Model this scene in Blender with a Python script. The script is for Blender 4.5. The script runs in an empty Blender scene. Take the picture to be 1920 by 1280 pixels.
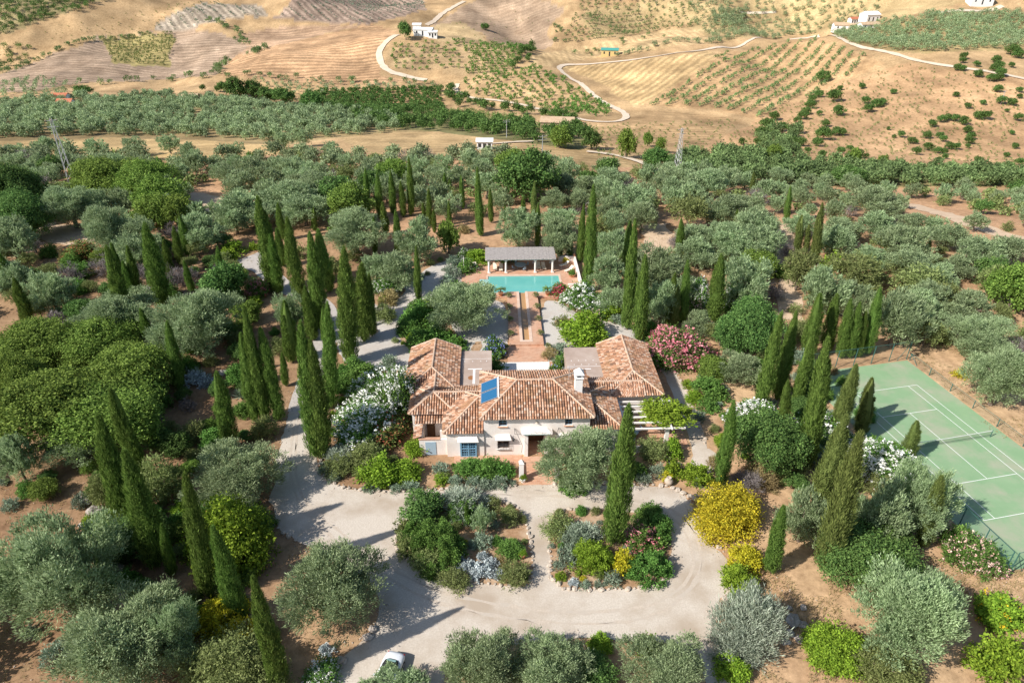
import bpy, math, random
import numpy as np
R = math.radians
C = bpy.context.scene.collection
SC = bpy.context.scene

# ------------------------------------------------------------------ camera, sky, sun, exposure
CAM_H, PITCH, FPX = 54.0, R(31.1), 1280.0
cam = bpy.data.cameras.new('camera'); cam.lens = 24.0; cam.sensor_width = 36.0
cam.clip_start = 0.5; cam.clip_end = 6000
co = bpy.data.objects.new('camera', cam); C.objects.link(co)
co.location = (0, 0, CAM_H); co.rotation_euler = (R(90) - PITCH, 0, 0)
SC.camera = co
SUN_EL, SUN_AZ = R(40), R(29)          # shadows fall towards +X, a little towards +Y
w = bpy.data.worlds.new('World'); SC.world = w; w.use_nodes = True
nt = w.node_tree; bg = nt.nodes['Background']
sky = nt.nodes.new('ShaderNodeTexSky'); sky.sky_type = 'NISHITA'; sky.sun_disc = False
sky.sun_elevation = SUN_EL; sky.sun_rotation = math.atan2(-math.cos(SUN_AZ), -math.sin(SUN_AZ)) % (2 * math.pi)
nt.links.new(sky.outputs[0], bg.inputs[0]); bg.inputs[1].default_value = 0.10
sl = bpy.data.lights.new('sun', 'SUN'); sl.energy = 5.0; sl.angle = R(0.55); sl.color = (1.0, 0.95, 0.88)
so = bpy.data.objects.new('sun', sl); C.objects.link(so)
so.rotation_euler = (R(90) - SUN_EL, 0, SUN_AZ - R(90))
SC.view_settings.view_transform = 'Standard'; SC.view_settings.look = 'None'
SC.view_settings.exposure = 0.42; SC.view_settings.gamma = 1.0
SC.cycles.max_bounces = 6; SC.cycles.transparent_max_bounces = 6
SC.cycles.diffuse_bounces = 3

rng = np.random.default_rng(7)
random.seed(7)

# ------------------------------------------------------------------ materials
def mat(name, col, rough=0.8, spec=0.3, metal=0.0):
    m = bpy.data.materials.new(name); m.use_nodes = True
    b = m.node_tree.nodes['Principled BSDF']
    b.inputs['Base Color'].default_value = (*col, 1); b.inputs['Roughness'].default_value = rough
    b.inputs['Specular IOR Level'].default_value = spec; b.inputs['Metallic'].default_value = metal
    return m
def N(m, t, **kw):
    n = m.node_tree.nodes.new(t)
    for k, v in kw.items(): setattr(n, k, v)
    return n
def L(m, a, b): m.node_tree.links.new(a, b)
def mixrgb(m, fac, a, b, mode='MIX'):
    n = N(m, 'ShaderNodeMix', data_type='RGBA', blend_type=mode)
    for sock, val in ((n.inputs[0], fac), (n.inputs[6], a), (n.inputs[7], b)):
        if hasattr(val, 'is_linked'): L(m, val, sock)
        elif isinstance(val, (int, float)): sock.default_value = val
        else: sock.default_value = (*val, 1)
    return n.outputs[2]
def math_(m, op, a, b=None, c=None):
    n = N(m, 'ShaderNodeMath', operation=op)
    for i, v in enumerate((a, b, c)):
        if v is None: continue
        if hasattr(v, 'is_linked'): L(m, v, n.inputs[i])
        else: n.inputs[i].default_value = v
    return n.outputs[0]
def noise(m, scale, detail=4, rough=0.6, vec=None):
    n = N(m, 'ShaderNodeTexNoise'); n.inputs['Scale'].default_value = scale
    n.inputs['Detail'].default_value = detail; n.inputs['Roughness'].default_value = rough
    if vec is not None: L(m, vec, n.inputs['Vector'])
    return n
def ramp(m, src, stops):
    n = N(m, 'ShaderNodeValToRGB'); L(m, src, n.inputs[0])
    e = n.color_ramp.elements
    while len(e) < len(stops): e.new(0.5)
    for i, (p, c) in enumerate(stops):
        e[i].position = p; e[i].color = (*c, 1) if len(c) == 3 else c
    return n.outputs[0]
def objco(m): return N(m, 'ShaderNodeTexCoord').outputs['Object']
def bump(m, h, strength=0.4, dist=0.05):
    b = N(m, 'ShaderNodeBump'); b.inputs['Strength'].default_value = strength; b.inputs['Distance'].default_value = dist
    L(m, h, b.inputs['Height']); L(m, b.outputs[0], m.node_tree.nodes['Principled BSDF'].inputs['Normal'])
def noisy(name, c1, c2, scale, rough=0.85, bstr=0.3, bdist=0.03, c3=None, scale2=None):
    m = mat(name, c1, rough); v = objco(m)
    n1 = noise(m, scale, 5, 0.65, v)
    col = ramp(m, n1.outputs[0], [(0.3, c1), (0.7, c2)])
    if c3:
        n2 = noise(m, scale2, 5, 0.6, v)
        col = mixrgb(m, ramp(m, n2.outputs[0], [(0.45, (0, 0, 0)), (0.65, (1, 1, 1))]), col, c3)
    L(m, col, m.node_tree.nodes['Principled BSDF'].inputs['Base Color'])
    if bstr: bump(m, n1.outputs[0], bstr, bdist)
    return m
def leafmat(name, c1, c2, trans=0.22, var=0.5, c3=None):
    m = mat(name, c1, 0.65, 0.10)
    b = m.node_tree.nodes['Principled BSDF']; out = m.node_tree.nodes['Material Output']
    g = N(m, 'ShaderNodeNewGeometry'); oi = N(m, 'ShaderNodeObjectInfo')
    at_ = N(m, 'ShaderNodeAttribute', attribute_name='tone')
    stops = [(0.0, c1), (0.8, c2)] if not c3 else [(0.0, c1), (0.6, c2), (0.92, c3)]
    col = ramp(m, g.outputs['Random Per Island'], stops)
    val = math_(m, 'ADD', math_(m, 'MULTIPLY_ADD', oi.outputs['Random'], var, 1 - var * 0.5), at_.outputs['Fac'])
    hs = N(m, 'ShaderNodeHueSaturation'); L(m, col, hs.inputs['Color']); L(m, val, hs.inputs['Value'])
    L(m, math_(m, 'MULTIPLY_ADD', oi.outputs['Random'], 0.022, 0.489), hs.inputs['Hue'])
    L(m, hs.outputs[0], b.inputs['Base Color'])
    t = N(m, 'ShaderNodeBsdfTranslucent'); L(m, hs.outputs[0], t.inputs[0])
    mx = N(m, 'ShaderNodeMixShader'); mx.inputs[0].default_value = trans
    L(m, b.outputs[0], mx.inputs[1]); L(m, t.outputs[0], mx.inputs[2]); L(m, mx.outputs[0], out.inputs[0])
    return m

M = {}
M['olive'] = leafmat('olive_leaf', (0.16, 0.23, 0.10), (0.43, 0.53, 0.29), 0.38, 0.3)
M['cypress'] = leafmat('cypress_leaf', (0.065, 0.13, 0.024), (0.23, 0.345, 0.075), 0.25, 0.3)
M['cypress_yellow'] = leafmat('cypress_leaf_olive', (0.10, 0.145, 0.036), (0.25, 0.31, 0.09), 0.2, 0.3)
M['broad'] = leafmat('broad_leaf', (0.085, 0.15, 0.028), (0.26, 0.37, 0.075), 0.34, 0.25)
M['dark'] = leafmat('dark_leaf', (0.05, 0.115, 0.03), (0.17, 0.28, 0.075), 0.3, 0.35)
M['wood'] = leafmat('valley_leaf', (0.10, 0.17, 0.06), (0.25, 0.36, 0.14), 0.3, 0.3)
M['green'] = leafmat('green_leaf', (0.065, 0.15, 0.03), (0.19, 0.34, 0.075), 0.32, 0.25)
M['lime'] = leafmat('lime_leaf', (0.12, 0.22, 0.022), (0.31, 0.45, 0.05), 0.32, 0.25)
M['yellow'] = leafmat('yellow_leaf', (0.32, 0.33, 0.03), (0.70, 0.60, 0.045), 0.34, 0.12)
M['moss'] = leafmat('olive_yellow_leaf', (0.125, 0.165, 0.05), (0.31, 0.36, 0.135), 0.32, 0.35)
M['sage'] = leafmat('sage_leaf', (0.15, 0.205, 0.135), (0.31, 0.385, 0.275), 0.15, 0.3)
M['pale'] = leafmat('pale_leaf', (0.20, 0.26, 0.18), (0.50, 0.56, 0.44), 0.2, 0.2)
M['silver'] = leafmat('silver_leaf', (0.30, 0.36, 0.36), (0.55, 0.60, 0.60), 0.15, 0.2)
M['broom'] = leafmat('dry_leaf', (0.24, 0.19, 0.09), (0.44, 0.36, 0.17), 0.15, 0.3)
M['bare'] = leafmat('bare_twig', (0.13, 0.11, 0.11), (0.26, 0.23, 0.22), 0.0, 0.3)
M['rust'] = leafmat('rust_leaf', (0.09, 0.15, 0.035), (0.17, 0.22, 0.06), 0.25, 0.3, (0.40, 0.12, 0.07))
for k, a, b_ in (('white', (0.75, 0.75, 0.66), (0.95, 0.95, 0.90)), ('pink', (0.50, 0.11, 0.17), (0.74, 0.34, 0.37)),
                 ('red', (0.45, 0.02, 0.05), (0.72, 0.12, 0.16)), ('peach', (0.75, 0.42, 0.34), (0.90, 0.68, 0.58)),
                 ('blue', (0.14, 0.18, 0.55), (0.36, 0.42, 0.80)), ('gold', (0.75, 0.50, 0.02), (0.90, 0.72, 0.05))):
    M['fl_' + k] = leafmat(k + '_petal', a, b_, 0.2, 0.1)
M['bark'] = noisy('bark', (0.10, 0.075, 0.055), (0.22, 0.18, 0.14), 3.0)
M['stone'] = noisy('pale_stone', (0.36, 0.29, 0.22), (0.58, 0.50, 0.42), 1.6, 0.9, 0.5, 0.05)
M['gravel'] = noisy('drive_gravel', (0.45, 0.39, 0.32), (0.61, 0.545, 0.47), 7.0, 0.95, 0.5, 0.03, (0.40, 0.325, 0.25), 0.16)
M['gravel_grey'] = noisy('grey_gravel', (0.40, 0.365, 0.325), (0.58, 0.545, 0.50), 6.0, 0.95, 0.5, 0.03, (0.45, 0.395, 0.34), 0.22)
M['asphalt'] = noisy('worn_concrete', (0.36, 0.32, 0.29), (0.48, 0.44, 0.40), 2.0, 0.9, 0.2, 0.01)
M['soil'] = noisy('bed_soil', (0.26, 0.145, 0.075), (0.42, 0.27, 0.16), 2.2, 0.95, 0.6, 0.08, (0.46, 0.33, 0.22), 0.5)
M['white'] = noisy('white_render', (0.76, 0.70, 0.65), (0.83, 0.78, 0.73), 0.8, 0.85, 0.1, 0.01)
M['pinkwall'] = noisy('blush_render', (0.79, 0.71, 0.65), (0.85, 0.785, 0.735), 0.5, 0.85, 0.1, 0.01, (0.74, 0.64, 0.57), 0.35)
M['purewhite'] = mat('white_paint', (0.82, 0.81, 0.79), 0.6)
M['bluepaint'] = mat('blue_paint', (0.13, 0.26, 0.38), 0.5)
M['bluedoor'] = mat('pale_blue_paint', (0.36, 0.47, 0.55), 0.6)
M['darkglass'] = mat('dark_glass', (0.03, 0.035, 0.04), 0.08, 0.6)
M['iron'] = mat('dark_iron', (0.05, 0.05, 0.055), 0.5, 0.4, 0.5)
M['darkwood'] = noisy('dark_wood', (0.09, 0.045, 0.025), (0.16, 0.085, 0.045), 3)
M['flatroof'] = noisy('flat_roof_felt', (0.34, 0.255, 0.205), (0.43, 0.335, 0.275), 0.7, 0.9, 0.1, 0.01, (0.46, 0.37, 0.31), 0.3)
M['rustpatch'] = mat('rust_stain', (0.30, 0.13, 0.05), 0.9)
M['teal_awning'] = mat('teal_trim', (0.25, 0.42, 0.40), 0.6)
M['frame_metal'] = mat('brushed_metal', (0.55, 0.56, 0.57), 0.35, 0.5, 0.6)
M['terracotta_pot'] = noisy('terracotta_pot', (0.48, 0.22, 0.11), (0.58, 0.31, 0.18), 4)
M['court'] = noisy('court_green', (0.205, 0.335, 0.18), (0.25, 0.375, 0.212), 0.30, 0.85, 0.0, 0, (0.33, 0.36, 0.25), 0.22)
M['line'] = mat('court_line', (0.80, 0.80, 0.77), 0.7)
M['fence'] = mat('green_wire', (0.05, 0.13, 0.11), 0.5)
M['cream'] = mat('cream_canvas', (0.78, 0.70, 0.55), 0.8)
M['thatch'] = noisy('grey_thatch', (0.24, 0.215, 0.20), (0.40, 0.365, 0.34), 2.5, 0.95, 0.6, 0.05)
M['rock'] = noisy('grey_rock', (0.26, 0.22, 0.19), (0.50, 0.45, 0.40), 1.2, 0.95, 0.7, 0.1)
M['car'] = mat('white_car_paint', (0.72, 0.74, 0.77), 0.18, 0.6)
M['black'] = mat('black_fabric', (0.025, 0.025, 0.028), 0.7)
M['rubber'] = mat('black_rubber', (0.02, 0.02, 0.02), 0.8)
M['carglass'] = mat('green_glass', (0.30, 0.48, 0.44), 0.08, 0.7)
M['steel'] = mat('galvanised_steel', (0.48, 0.48, 0.48), 0.5, 0.5, 0.3)
M['redroof'] = noisy('far_red_tile', (0.42, 0.13, 0.07), (0.52, 0.2, 0.11), 1)
M['greenroof'] = mat('green_sheet_roof', (0.08, 0.32, 0.27), 0.5)
M['ochre'] = mat('ochre_render', (0.62, 0.46, 0.20), 0.85)
M['ruin'] = noisy('ruin_stone', (0.40, 0.27, 0.16), (0.58, 0.43, 0.29), 0.9)
def tilemat():
    m = mat('roof_tile', (0.5, 0.25, 0.15), 0.85, 0.2)
    g = N(m, 'ShaderNodeNewGeometry')
    col = ramp(m, g.outputs['Random Per Island'], [(0.0, (0.17, 0.11, 0.08)), (0.16, (0.33, 0.17, 0.105)), (0.42, (0.46, 0.24, 0.14)),
               (0.66, (0.56, 0.32, 0.20)), (0.86, (0.64, 0.44, 0.32)), (1.0, (0.58, 0.46, 0.36))])
    n = noise(m, 0.45, 4, 0.6, objco(m))
    col = mixrgb(m, ramp(m, n.outputs[0], [(0.5, (0, 0, 0)), (0.72, (0.6, 0.6, 0.6))]), col, (0.36, 0.22, 0.10))
    n2 = noise(m, 5.0, 3, 0.6, objco(m))
    col = mixrgb(m, ramp(m, n2.outputs[0], [(0.45, (0, 0, 0)), (0.75, (0.5, 0.5, 0.5))]), col, (0.17, 0.11, 0.08))
    L(m, col, m.node_tree.nodes['Principled BSDF'].inputs['Base Color']); return m
M['tile'] = tilemat()
M['underlay'] = mat('tile_underlay', (0.10, 0.05, 0.035), 0.95)
M['ridge'] = noisy('ridge_tile', (0.46, 0.31, 0.21), (0.66, 0.50, 0.38), 2.5)
def brickmat(name, c1, c2, mortar, sc=1.0, bw=0.5, rh=0.25):
    m = mat(name, c1, 0.85); v = objco(m)
    b = N(m, 'ShaderNodeTexBrick'); L(m, v, b.inputs['Vector']); b.inputs['Scale'].default_value = sc
    b.inputs['Color1'].default_value = (*c1, 1); b.inputs['Color2'].default_value = (*c2, 1); b.inputs['Mortar'].default_value = (*mortar, 1)
    b.inputs['Brick Width'].default_value = bw; b.inputs['Row Height'].default_value = rh; b.inputs['Mortar Size'].default_value = 0.012
    n = noise(m, 0.5, 4, 0.6, v)
    col = mixrgb(m, ramp(m, n.outputs[0], [(0.35, (0, 0, 0)), (0.7, (0.5, 0.5, 0.5))]), b.outputs['Color'], mortar)
    L(m, col, m.node_tree.nodes['Principled BSDF'].inputs['Base Color']); return m
M['brick'] = brickmat('terracotta_paving', (0.45, 0.215, 0.125), (0.56, 0.315, 0.20), (0.52, 0.38, 0.28), 1.0, 0.45, 0.3)
M['coping'] = brickmat('pale_coping', (0.60, 0.42, 0.31), (0.68, 0.52, 0.42), (0.55, 0.43, 0.34), 1.0, 0.5, 0.5)
M['cobble'] = noisy('white_pebble', (0.55, 0.53, 0.49), (0.85, 0.84, 0.80), 5, 0.9, 0.5, 0.03)
def watermat(name, c1, c2):
    m = mat(name, c1, 0.04, 0.5); v = objco(m); n = noise(m, 2.4, 3, 0.55, v)
    n2 = noise(m, 0.35, 2, 0.5, v)
    L(m, mixrgb(m, n2.outputs[0], c1, c2), m.node_tree.nodes['Principled BSDF'].inputs['Base Color'])
    bump(m, n.outputs[0], 0.25, 0.02); return m
M['water'] = watermat('pool_water', (0.10, 0.38, 0.35), (0.17, 0.47, 0.42))
M['rillwater'] = watermat('rill_water', (0.36, 0.20, 0.08), (0.48, 0.29, 0.13))
def panelmat():
    m = mat('solar_blue', (0.03, 0.15, 0.32), 0.25, 0.6); v = objco(m)
    wv = N(m, 'ShaderNodeTexWave', bands_direction='X'); wv.inputs['Scale'].default_value = 3.2; L(m, v, wv.inputs['Vector'])
    L(m, ramp(m, wv.outputs['Fac'], [(0.55, (0.025, 0.145, 0.30)), (0.9, (0.015, 0.07, 0.15))]), m.node_tree.nodes['Principled BSDF'].inputs['Base Color']); return m
M['solar'] = panelmat()
def netmat():
    m = mat('court_net', (0.03, 0.05, 0.04), 0.8); out = m.node_tree.nodes['Material Output']
    t = N(m, 'ShaderNodeBsdfTransparent'); mx = N(m, 'ShaderNodeMixShader'); mx.inputs[0].default_value = 0.2
    L(m, t.outputs[0], mx.inputs[1]); L(m, m.node_tree.nodes['Principled BSDF'].outputs[0], mx.inputs[2]); L(m, mx.outputs[0], out.inputs[0]); return m
M['net'] = netmat()
def meshmat():
    m = mat('chain_link', (0.05, 0.14, 0.12), 0.6); out = m.node_tree.nodes['Material Output']
    t = N(m, 'ShaderNodeBsdfTransparent'); mx = N(m, 'ShaderNodeMixShader'); mx.inputs[0].default_value = 0.10
    L(m, t.outputs[0], mx.inputs[1]); L(m, m.node_tree.nodes['Principled BSDF'].outputs[0], mx.inputs[2]); L(m, mx.outputs[0], out.inputs[0]); return m
M['chain'] = meshmat()

# ------------------------------------------------------------------ terrain height and pixel -> ground helper
YK = np.array([0, 125, 180, 240, 300, 360, 430, 500, 600, 720, 900, 1300, 3000.])
QK = np.array([-700, 0, 480, 960, 1440, 1920, 2600.])
ZT = np.array([
    [0, 0, -4, -11, -17, -22, -24, -21, -8, 10, 42, 110, 260],
    [0, 0, -4, -11, -17, -22, -24, -21, -8, 10, 42, 110, 260],
    [0, 0, -4, -12, -19, -25, -28, -25, -12, 6, 38, 104, 260],
    [0, 0, -3, -10, -20, -28, -31, -28, -16, 2, 34, 98, 260],
    [0, 0, -5, -14, -22, -26, -24, -16, -4, 10, 38, 98, 260],
    [0, 0, -7, -19, -23, -14, -4, 5, 14, 24, 48, 102, 260],
    [0, 0, -7, -19, -23, -14, -4, 5, 14, 24, 48, 102, 260]])
YF = np.arange(0, 3000, 4.0)
ZF = []
for row in ZT:
    z = np.interp(YF, YK, row)
    for _ in range(3):
        k = np.ones(9) / 9; z = np.convolve(np.pad(z, 4, mode='edge'), k, mode='valid')
    ZF.append(z)
ZF = np.array(ZF)
PERM = rng.random((256, 256))
def vnoise(x, y):
    xi = np.floor(x).astype(int); yi = np.floor(y).astype(int); fx = x - xi; fy = y - yi
    fx = fx * fx * (3 - 2 * fx); fy = fy * fy * (3 - 2 * fy)
    g = lambda a, b: PERM[a % 256, b % 256]
    return (g(xi, yi) * (1 - fx) + g(xi + 1, yi) * fx) * (1 - fy) + (g(xi, yi + 1) * (1 - fx) + g(xi + 1, yi + 1) * fx) * fy - 0.5
def sst(a, b, x):
    t = np.clip((x - a) / (b - a), 0, 1); return t * t * (3 - 2 * t)
def Hh(x, y):
    x = np.asarray(x, float); y = np.asarray(y, float)
    yy = np.clip(y, 0, 2990)
    q = np.clip(960 + 1280 * x / (0.856 * np.maximum(yy, 10) + 28), QK[0], QK[-1] - 1)
    i = np.clip(np.searchsorted(QK, q, side='right') - 1, 0, len(QK) - 2)
    f = (q - QK[i]) / (QK[i + 1] - QK[i]); f = f * f * (3 - 2 * f)
    t = yy / 4.0; j = np.clip(t.astype(int), 0, ZF.shape[1] - 2); g = np.clip(t - j, 0, 1)
    zz = (ZF[i, j] * (1 - g) + ZF[i, j + 1] * g) * (1 - f) + (ZF[i + 1, j] * (1 - g) + ZF[i + 1, j + 1] * g) * f
    a1 = sst(150, 260, y); a2 = sst(330, 560, y)
    zz = zz * sst(118, 165, y)
    zz = zz + a1 * 3.0 * vnoise(x / 45 + 7.3, y / 45 + 3.1) + a2 * (44 * vnoise(x / 150 + 1.7, y / 130 + 9.2) + 16 * vnoise(x / 58, y / 64) + 4 * vnoise(x / 20, y / 20)) + sst(800, 1100, y) * 50 * vnoise(x / 420, y / 420)
    return zz
cP, sP = math.cos(PITCH), math.sin(PITCH)
TT = np.concatenate([np.arange(20, 150, 1.0), np.arange(150, 2600, 4.0)])
def at(px, py, dz=0.0):
    """the ground point (dz metres above ground) that the photograph shows at a pixel of its 1920x1280 frame"""
    X = (px - 960) / FPX; Y = -(py - 640) / FPX
    d = np.array([X, cP + Y * sP, -sP + Y * cP])
    t = TT
    f = CAM_H + d[2] * t - Hh(d[0] * t, d[1] * t) - dz
    k = np.argmax(f < 0)
    if f[k] >= 0: k = len(t) - 1
    lo, hi = t[max(k - 1, 0)], t[k]
    for _ in range(18):
        m = 0.5 * (lo + hi)
        if CAM_H + d[2] * m - float(Hh(d[0] * m, d[1] * m)) - dz < 0: hi = m
        else: lo = m
    return float(d[0] * hi), float(d[1] * hi), float(Hh(d[0] * hi, d[1] * hi))
def pxm(x, y, z): return FPX / (y * cP - (z - CAM_H) * sP)      # pixels of the 1920 frame per metre
def toppx(px, py, base):                                        # height above base of a point seen at px,py standing over base
    Y = -(py - 640) / FPX; t = base[1] / (cP + Y * sP)
    return CAM_H + (-sP + Y * cP) * t - base[2]
def wpoly(poly, dens=6):
    out = []
    n = len(poly)
    for i in range(n):
        a, b = poly[i], poly[(i + 1) % n]
        k = max(1, int(math.hypot(b[0] - a[0], b[1] - a[1]) / (100 / dens)))
        for s in range(k):
            out.append(at(a[0] + (b[0] - a[0]) * s / k, a[1] + (b[1] - a[1]) * s / k)[:2])
    return np.array(out)
def pip(x, y, P):
    ins = np.zeros(x.shape, bool); n = len(P); j = n - 1
    for i in range(n):
        xi, yi = P[i]; xj, yj = P[j]
        if yi != yj:
            c = ((yi > y) != (yj > y)) & (x < (xj - xi) * (y - yi) / (yj - yi) + xi); ins ^= c
        j = i
    return ins

# ------------------------------------------------------------------ object helpers
def mesh(name, V, F, mats, midx=None, smooth=False, tone=None):
    me = bpy.data.meshes.new(name)
    if isinstance(F, np.ndarray):
        V = np.asarray(V, np.float32); n = F.shape[1]
        me.vertices.add(len(V)); me.vertices.foreach_set('co', V.ravel())
        me.loops.add(F.size); me.loops.foreach_set('vertex_index', F.astype(np.int32).ravel())
        me.polygons.add(len(F)); me.polygons.foreach_set('loop_start', np.arange(0, F.size, n, dtype=np.int32))
        me.polygons.foreach_set('loop_total', np.full(len(F), n, np.int32))
        me.update(calc_edges=True)
    else:
        me.from_pydata([tuple(map(float, v)) for v in V], [], [tuple(map(int, f)) for f in F]); me.update()
    for m in (mats if isinstance(mats, (list, tuple)) else [mats]): me.materials.append(m)
    if midx is not None: me.polygons.foreach_set('material_index', np.asarray(midx, np.int32))
    if smooth: me.polygons.foreach_set('use_smooth', np.ones(len(me.polygons), bool))
    if tone is not None:
        a = me.attributes.new('tone', 'FLOAT', 'POINT'); a.data.foreach_set('value', np.asarray(tone, np.float32))
    return me
def obj(name, data, parent=None, loc=(0, 0, 0), rz=0.0, scale=(1, 1, 1), **props):
    o = bpy.data.objects.new(name, data); C.objects.link(o)
    o.location = loc; o.rotation_euler = (0, 0, rz); o.scale = scale
    if parent: o.parent = parent
    for k, v in props.items():
        if v is not None: o[k] = v
    return o
class MB:
    """collects boxes, tubes and lathes into one mesh"""
    def __init__(s): s.V = []; s.F = []; s.I = []; s.mi = 0
    def add(s, V, F):
        b = len(s.V); s.V += [tuple(v) for v in V]; s.F += [tuple(i + b for i in f) for f in F]; s.I += [s.mi] * len(F)
    def box(s, x0, x1, y0, y1, z0, z1):
        V = [(x, y, z) for z in (z0, z1) for y in (y0, y1) for x in (x0, x1)]
        s.add(V, [(0, 2, 3, 1), (4, 5, 7, 6), (0, 1, 5, 4), (2, 6, 7, 3), (0, 4, 6, 2), (1, 3, 7, 5)])
    def hexa(s, P): s.add(P, [(0, 3, 2, 1), (4, 5, 6, 7), (0, 1, 5, 4), (1, 2, 6, 5), (2, 3, 7, 6), (3, 0, 4, 7)])
    def tube(s, pts, rad, n=6, cap=True):
        pts = [np.array(p, float) for p in pts]; rad = rad if isinstance(rad, (list, tuple)) else [rad] * len(pts)
        V = []
        for i, p in enumerate(pts):
            d = pts[min(i + 1, len(pts) - 1)] - pts[max(i - 1, 0)]; d /= (np.linalg.norm(d) + 1e-9)
            a = np.cross(d, (0, 0, 1) if abs(d[2]) < 0.9 else (1, 0, 0)); a /= np.linalg.norm(a); b = np.cross(d, a)
            for k in range(n):
                t = 2 * math.pi * k / n; V.append(p + rad[i] * (math.cos(t) * a + math.sin(t) * b))
        F = [(i * n + k, i * n + (k + 1) % n, (i + 1) * n + (k + 1) % n, (i + 1) * n + k) for i in range(len(pts) - 1) for k in range(n)]
        if cap: F += [tuple(range(n - 1, -1, -1)), tuple(range((len(pts) - 1) * n, len(pts) * n))]
        s.add(V, F)
    def lathe(s, prof, c=(0, 0, 0), n=16):
        V = [(c[0] + r * math.cos(2 * math.pi * k / n), c[1] + r * math.sin(2 * math.pi * k / n), c[2] + z) for r, z in prof for k in range(n)]
        F = [(i * n + k, i * n + (k + 1) % n, (i + 1) * n + (k + 1) % n, (i + 1) * n + k) for i in range(len(prof) - 1) for k in range(n)]
        F.append(tuple(range((len(prof) - 1) * n, len(prof) * n)))
        s.add(V, F)
    def build(s, name, m, parent=None, smooth=False, **kw):
        return obj(name, mesh(name, s.V, s.F, m, s.I if isinstance(m, (list, tuple)) else None, smooth), parent, **kw)

# ------------------------------------------------------------------ foliage generators
def unit(v): return v / (np.linalg.norm(v, axis=-1, keepdims=True) + 1e-9)
def kites(P, A, B, ln, wd):
    """leaf sprays: P base points, A axis, B across; four-corner leaves"""
    n = len(P); ln = np.broadcast_to(ln, (n,))[:, None]; wd = np.broadcast_to(wd, (n,))[:, None]
    nrm = unit(np.cross(A, B))
    V = np.stack([P, P + A * ln * 0.45 + B * wd * 0.5 + nrm * wd * 0.12, P + A * ln, P + A * ln * 0.45 - B * wd * 0.5 + nrm * wd * 0.12], 1).reshape(-1, 3)
    F = np.arange(4 * n).reshape(n, 4)
    return V, F
def crown(r, D, H, nl, lr, nleaf, ll, lw, up=0.3, out=0.8, rnd=0.7, dome=False, zs=1.0, flat=False, per=24, tuft=0.0, shell=0.55, lump=1.0, plume=1.0):
    """lobed crown standing on z=0, D wide and H tall, its leaves gathered in tufts on the lobes; returns leaf points, axis, across, length, width, tone"""
    a = r.random(nl) * 2 * math.pi
    cz = r.random(nl) if dome else r.random(nl) * 1.75 - 0.75
    if dome: cz = np.where(r.random(nl) < 0.35, cz * 0.3, cz)
    rr = np.sqrt(np.clip(1 - cz * cz, 0, 1)) * (0.35 + 0.65 * np.sqrt(r.random(nl)))
    k = 0.7 + 0.3 * r.random(nl)
    R0 = lr * (1 - 0.45 * lump + 0.9 * lump * r.random(nl))
    rx = np.maximum(D / 2 - R0 * 0.8, 0.02); sq = 0.82 + 0.18 * r.random()
    cx, cy = np.cos(a) * rr * rx, np.sin(a) * rr * rx * sq
    if dome: czz = np.maximum(cz * (H - R0 * zs * 0.85) * k, R0 * 0.35)
    else: czz = H * 0.46 + cz * np.maximum(H / 2 - R0 * 0.7, 0.02) * k
    Cn = np.stack([cx, cy, czz], 1)
    nt_ = max(8, nleaf // per)
    pr = R0 ** 2; pr = pr / pr.sum(); li = r.choice(nl, nt_, p=pr)
    d = unit(r.normal(size=(nt_, 3)))
    d[:, 2] = np.where((d[:, 2] < -0.25) & (r.random(nt_) < 0.65), -d[:, 2], d[:, 2])
    rad = R0[li] * (shell + (1 - shell) * r.random(nt_) ** 0.4)
    co_ = np.array([0, 0, H * 0.30]); ax = unit(unit(Cn - co_) + np.array([0, 0, 0.35 if plume > 1 else 0.0]) + r.normal(size=(nl, 3)) * 0.25)[li]
    dv = d * rad[:, None] * np.array([1, 1, zs]); along = (dv * ax).sum(1, keepdims=True)
    dv = dv + ax * along * (plume - 1) if plume > 1 else dv
    Tp = Cn[li] + dv
    tip = along[:, 0] / (rad + 1e-6)
    od = unit(unit(Tp - co_) * 0.5 + d * 0.7 + np.array([0, 0, up]))
    tn = (r.random(nt_) - 0.5) * 0.30 + (r.random(nl)[li] - 0.5) * 0.26
    n = nt_ * per; ti = np.repeat(np.arange(nt_), per)
    tr_ = (tuft or ll * 0.85) * (0.7 + 0.6 * r.random(nt_))[ti, None]
    P = Tp[ti] + r.normal(size=(n, 3)) * tr_ * 0.5 + od[ti] * tr_ * (r.random((n, 1)) - 0.6)
    P[:, 2] = np.maximum(P[:, 2], 0.02)
    A = unit(od[ti] * out + np.array([0, 0, up * 0.5]) + r.normal(size=(n, 3)) * rnd)
    B = unit(np.cross(d[ti] + 0.5 * r.normal(size=(n, 3)), A)) if flat else unit(np.cross(A, r.normal(size=(n, 3))))
    s = 0.65 + 0.7 * r.random(n)
    return P, A, B, ll * s, lw * s, tn[ti]
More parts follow.
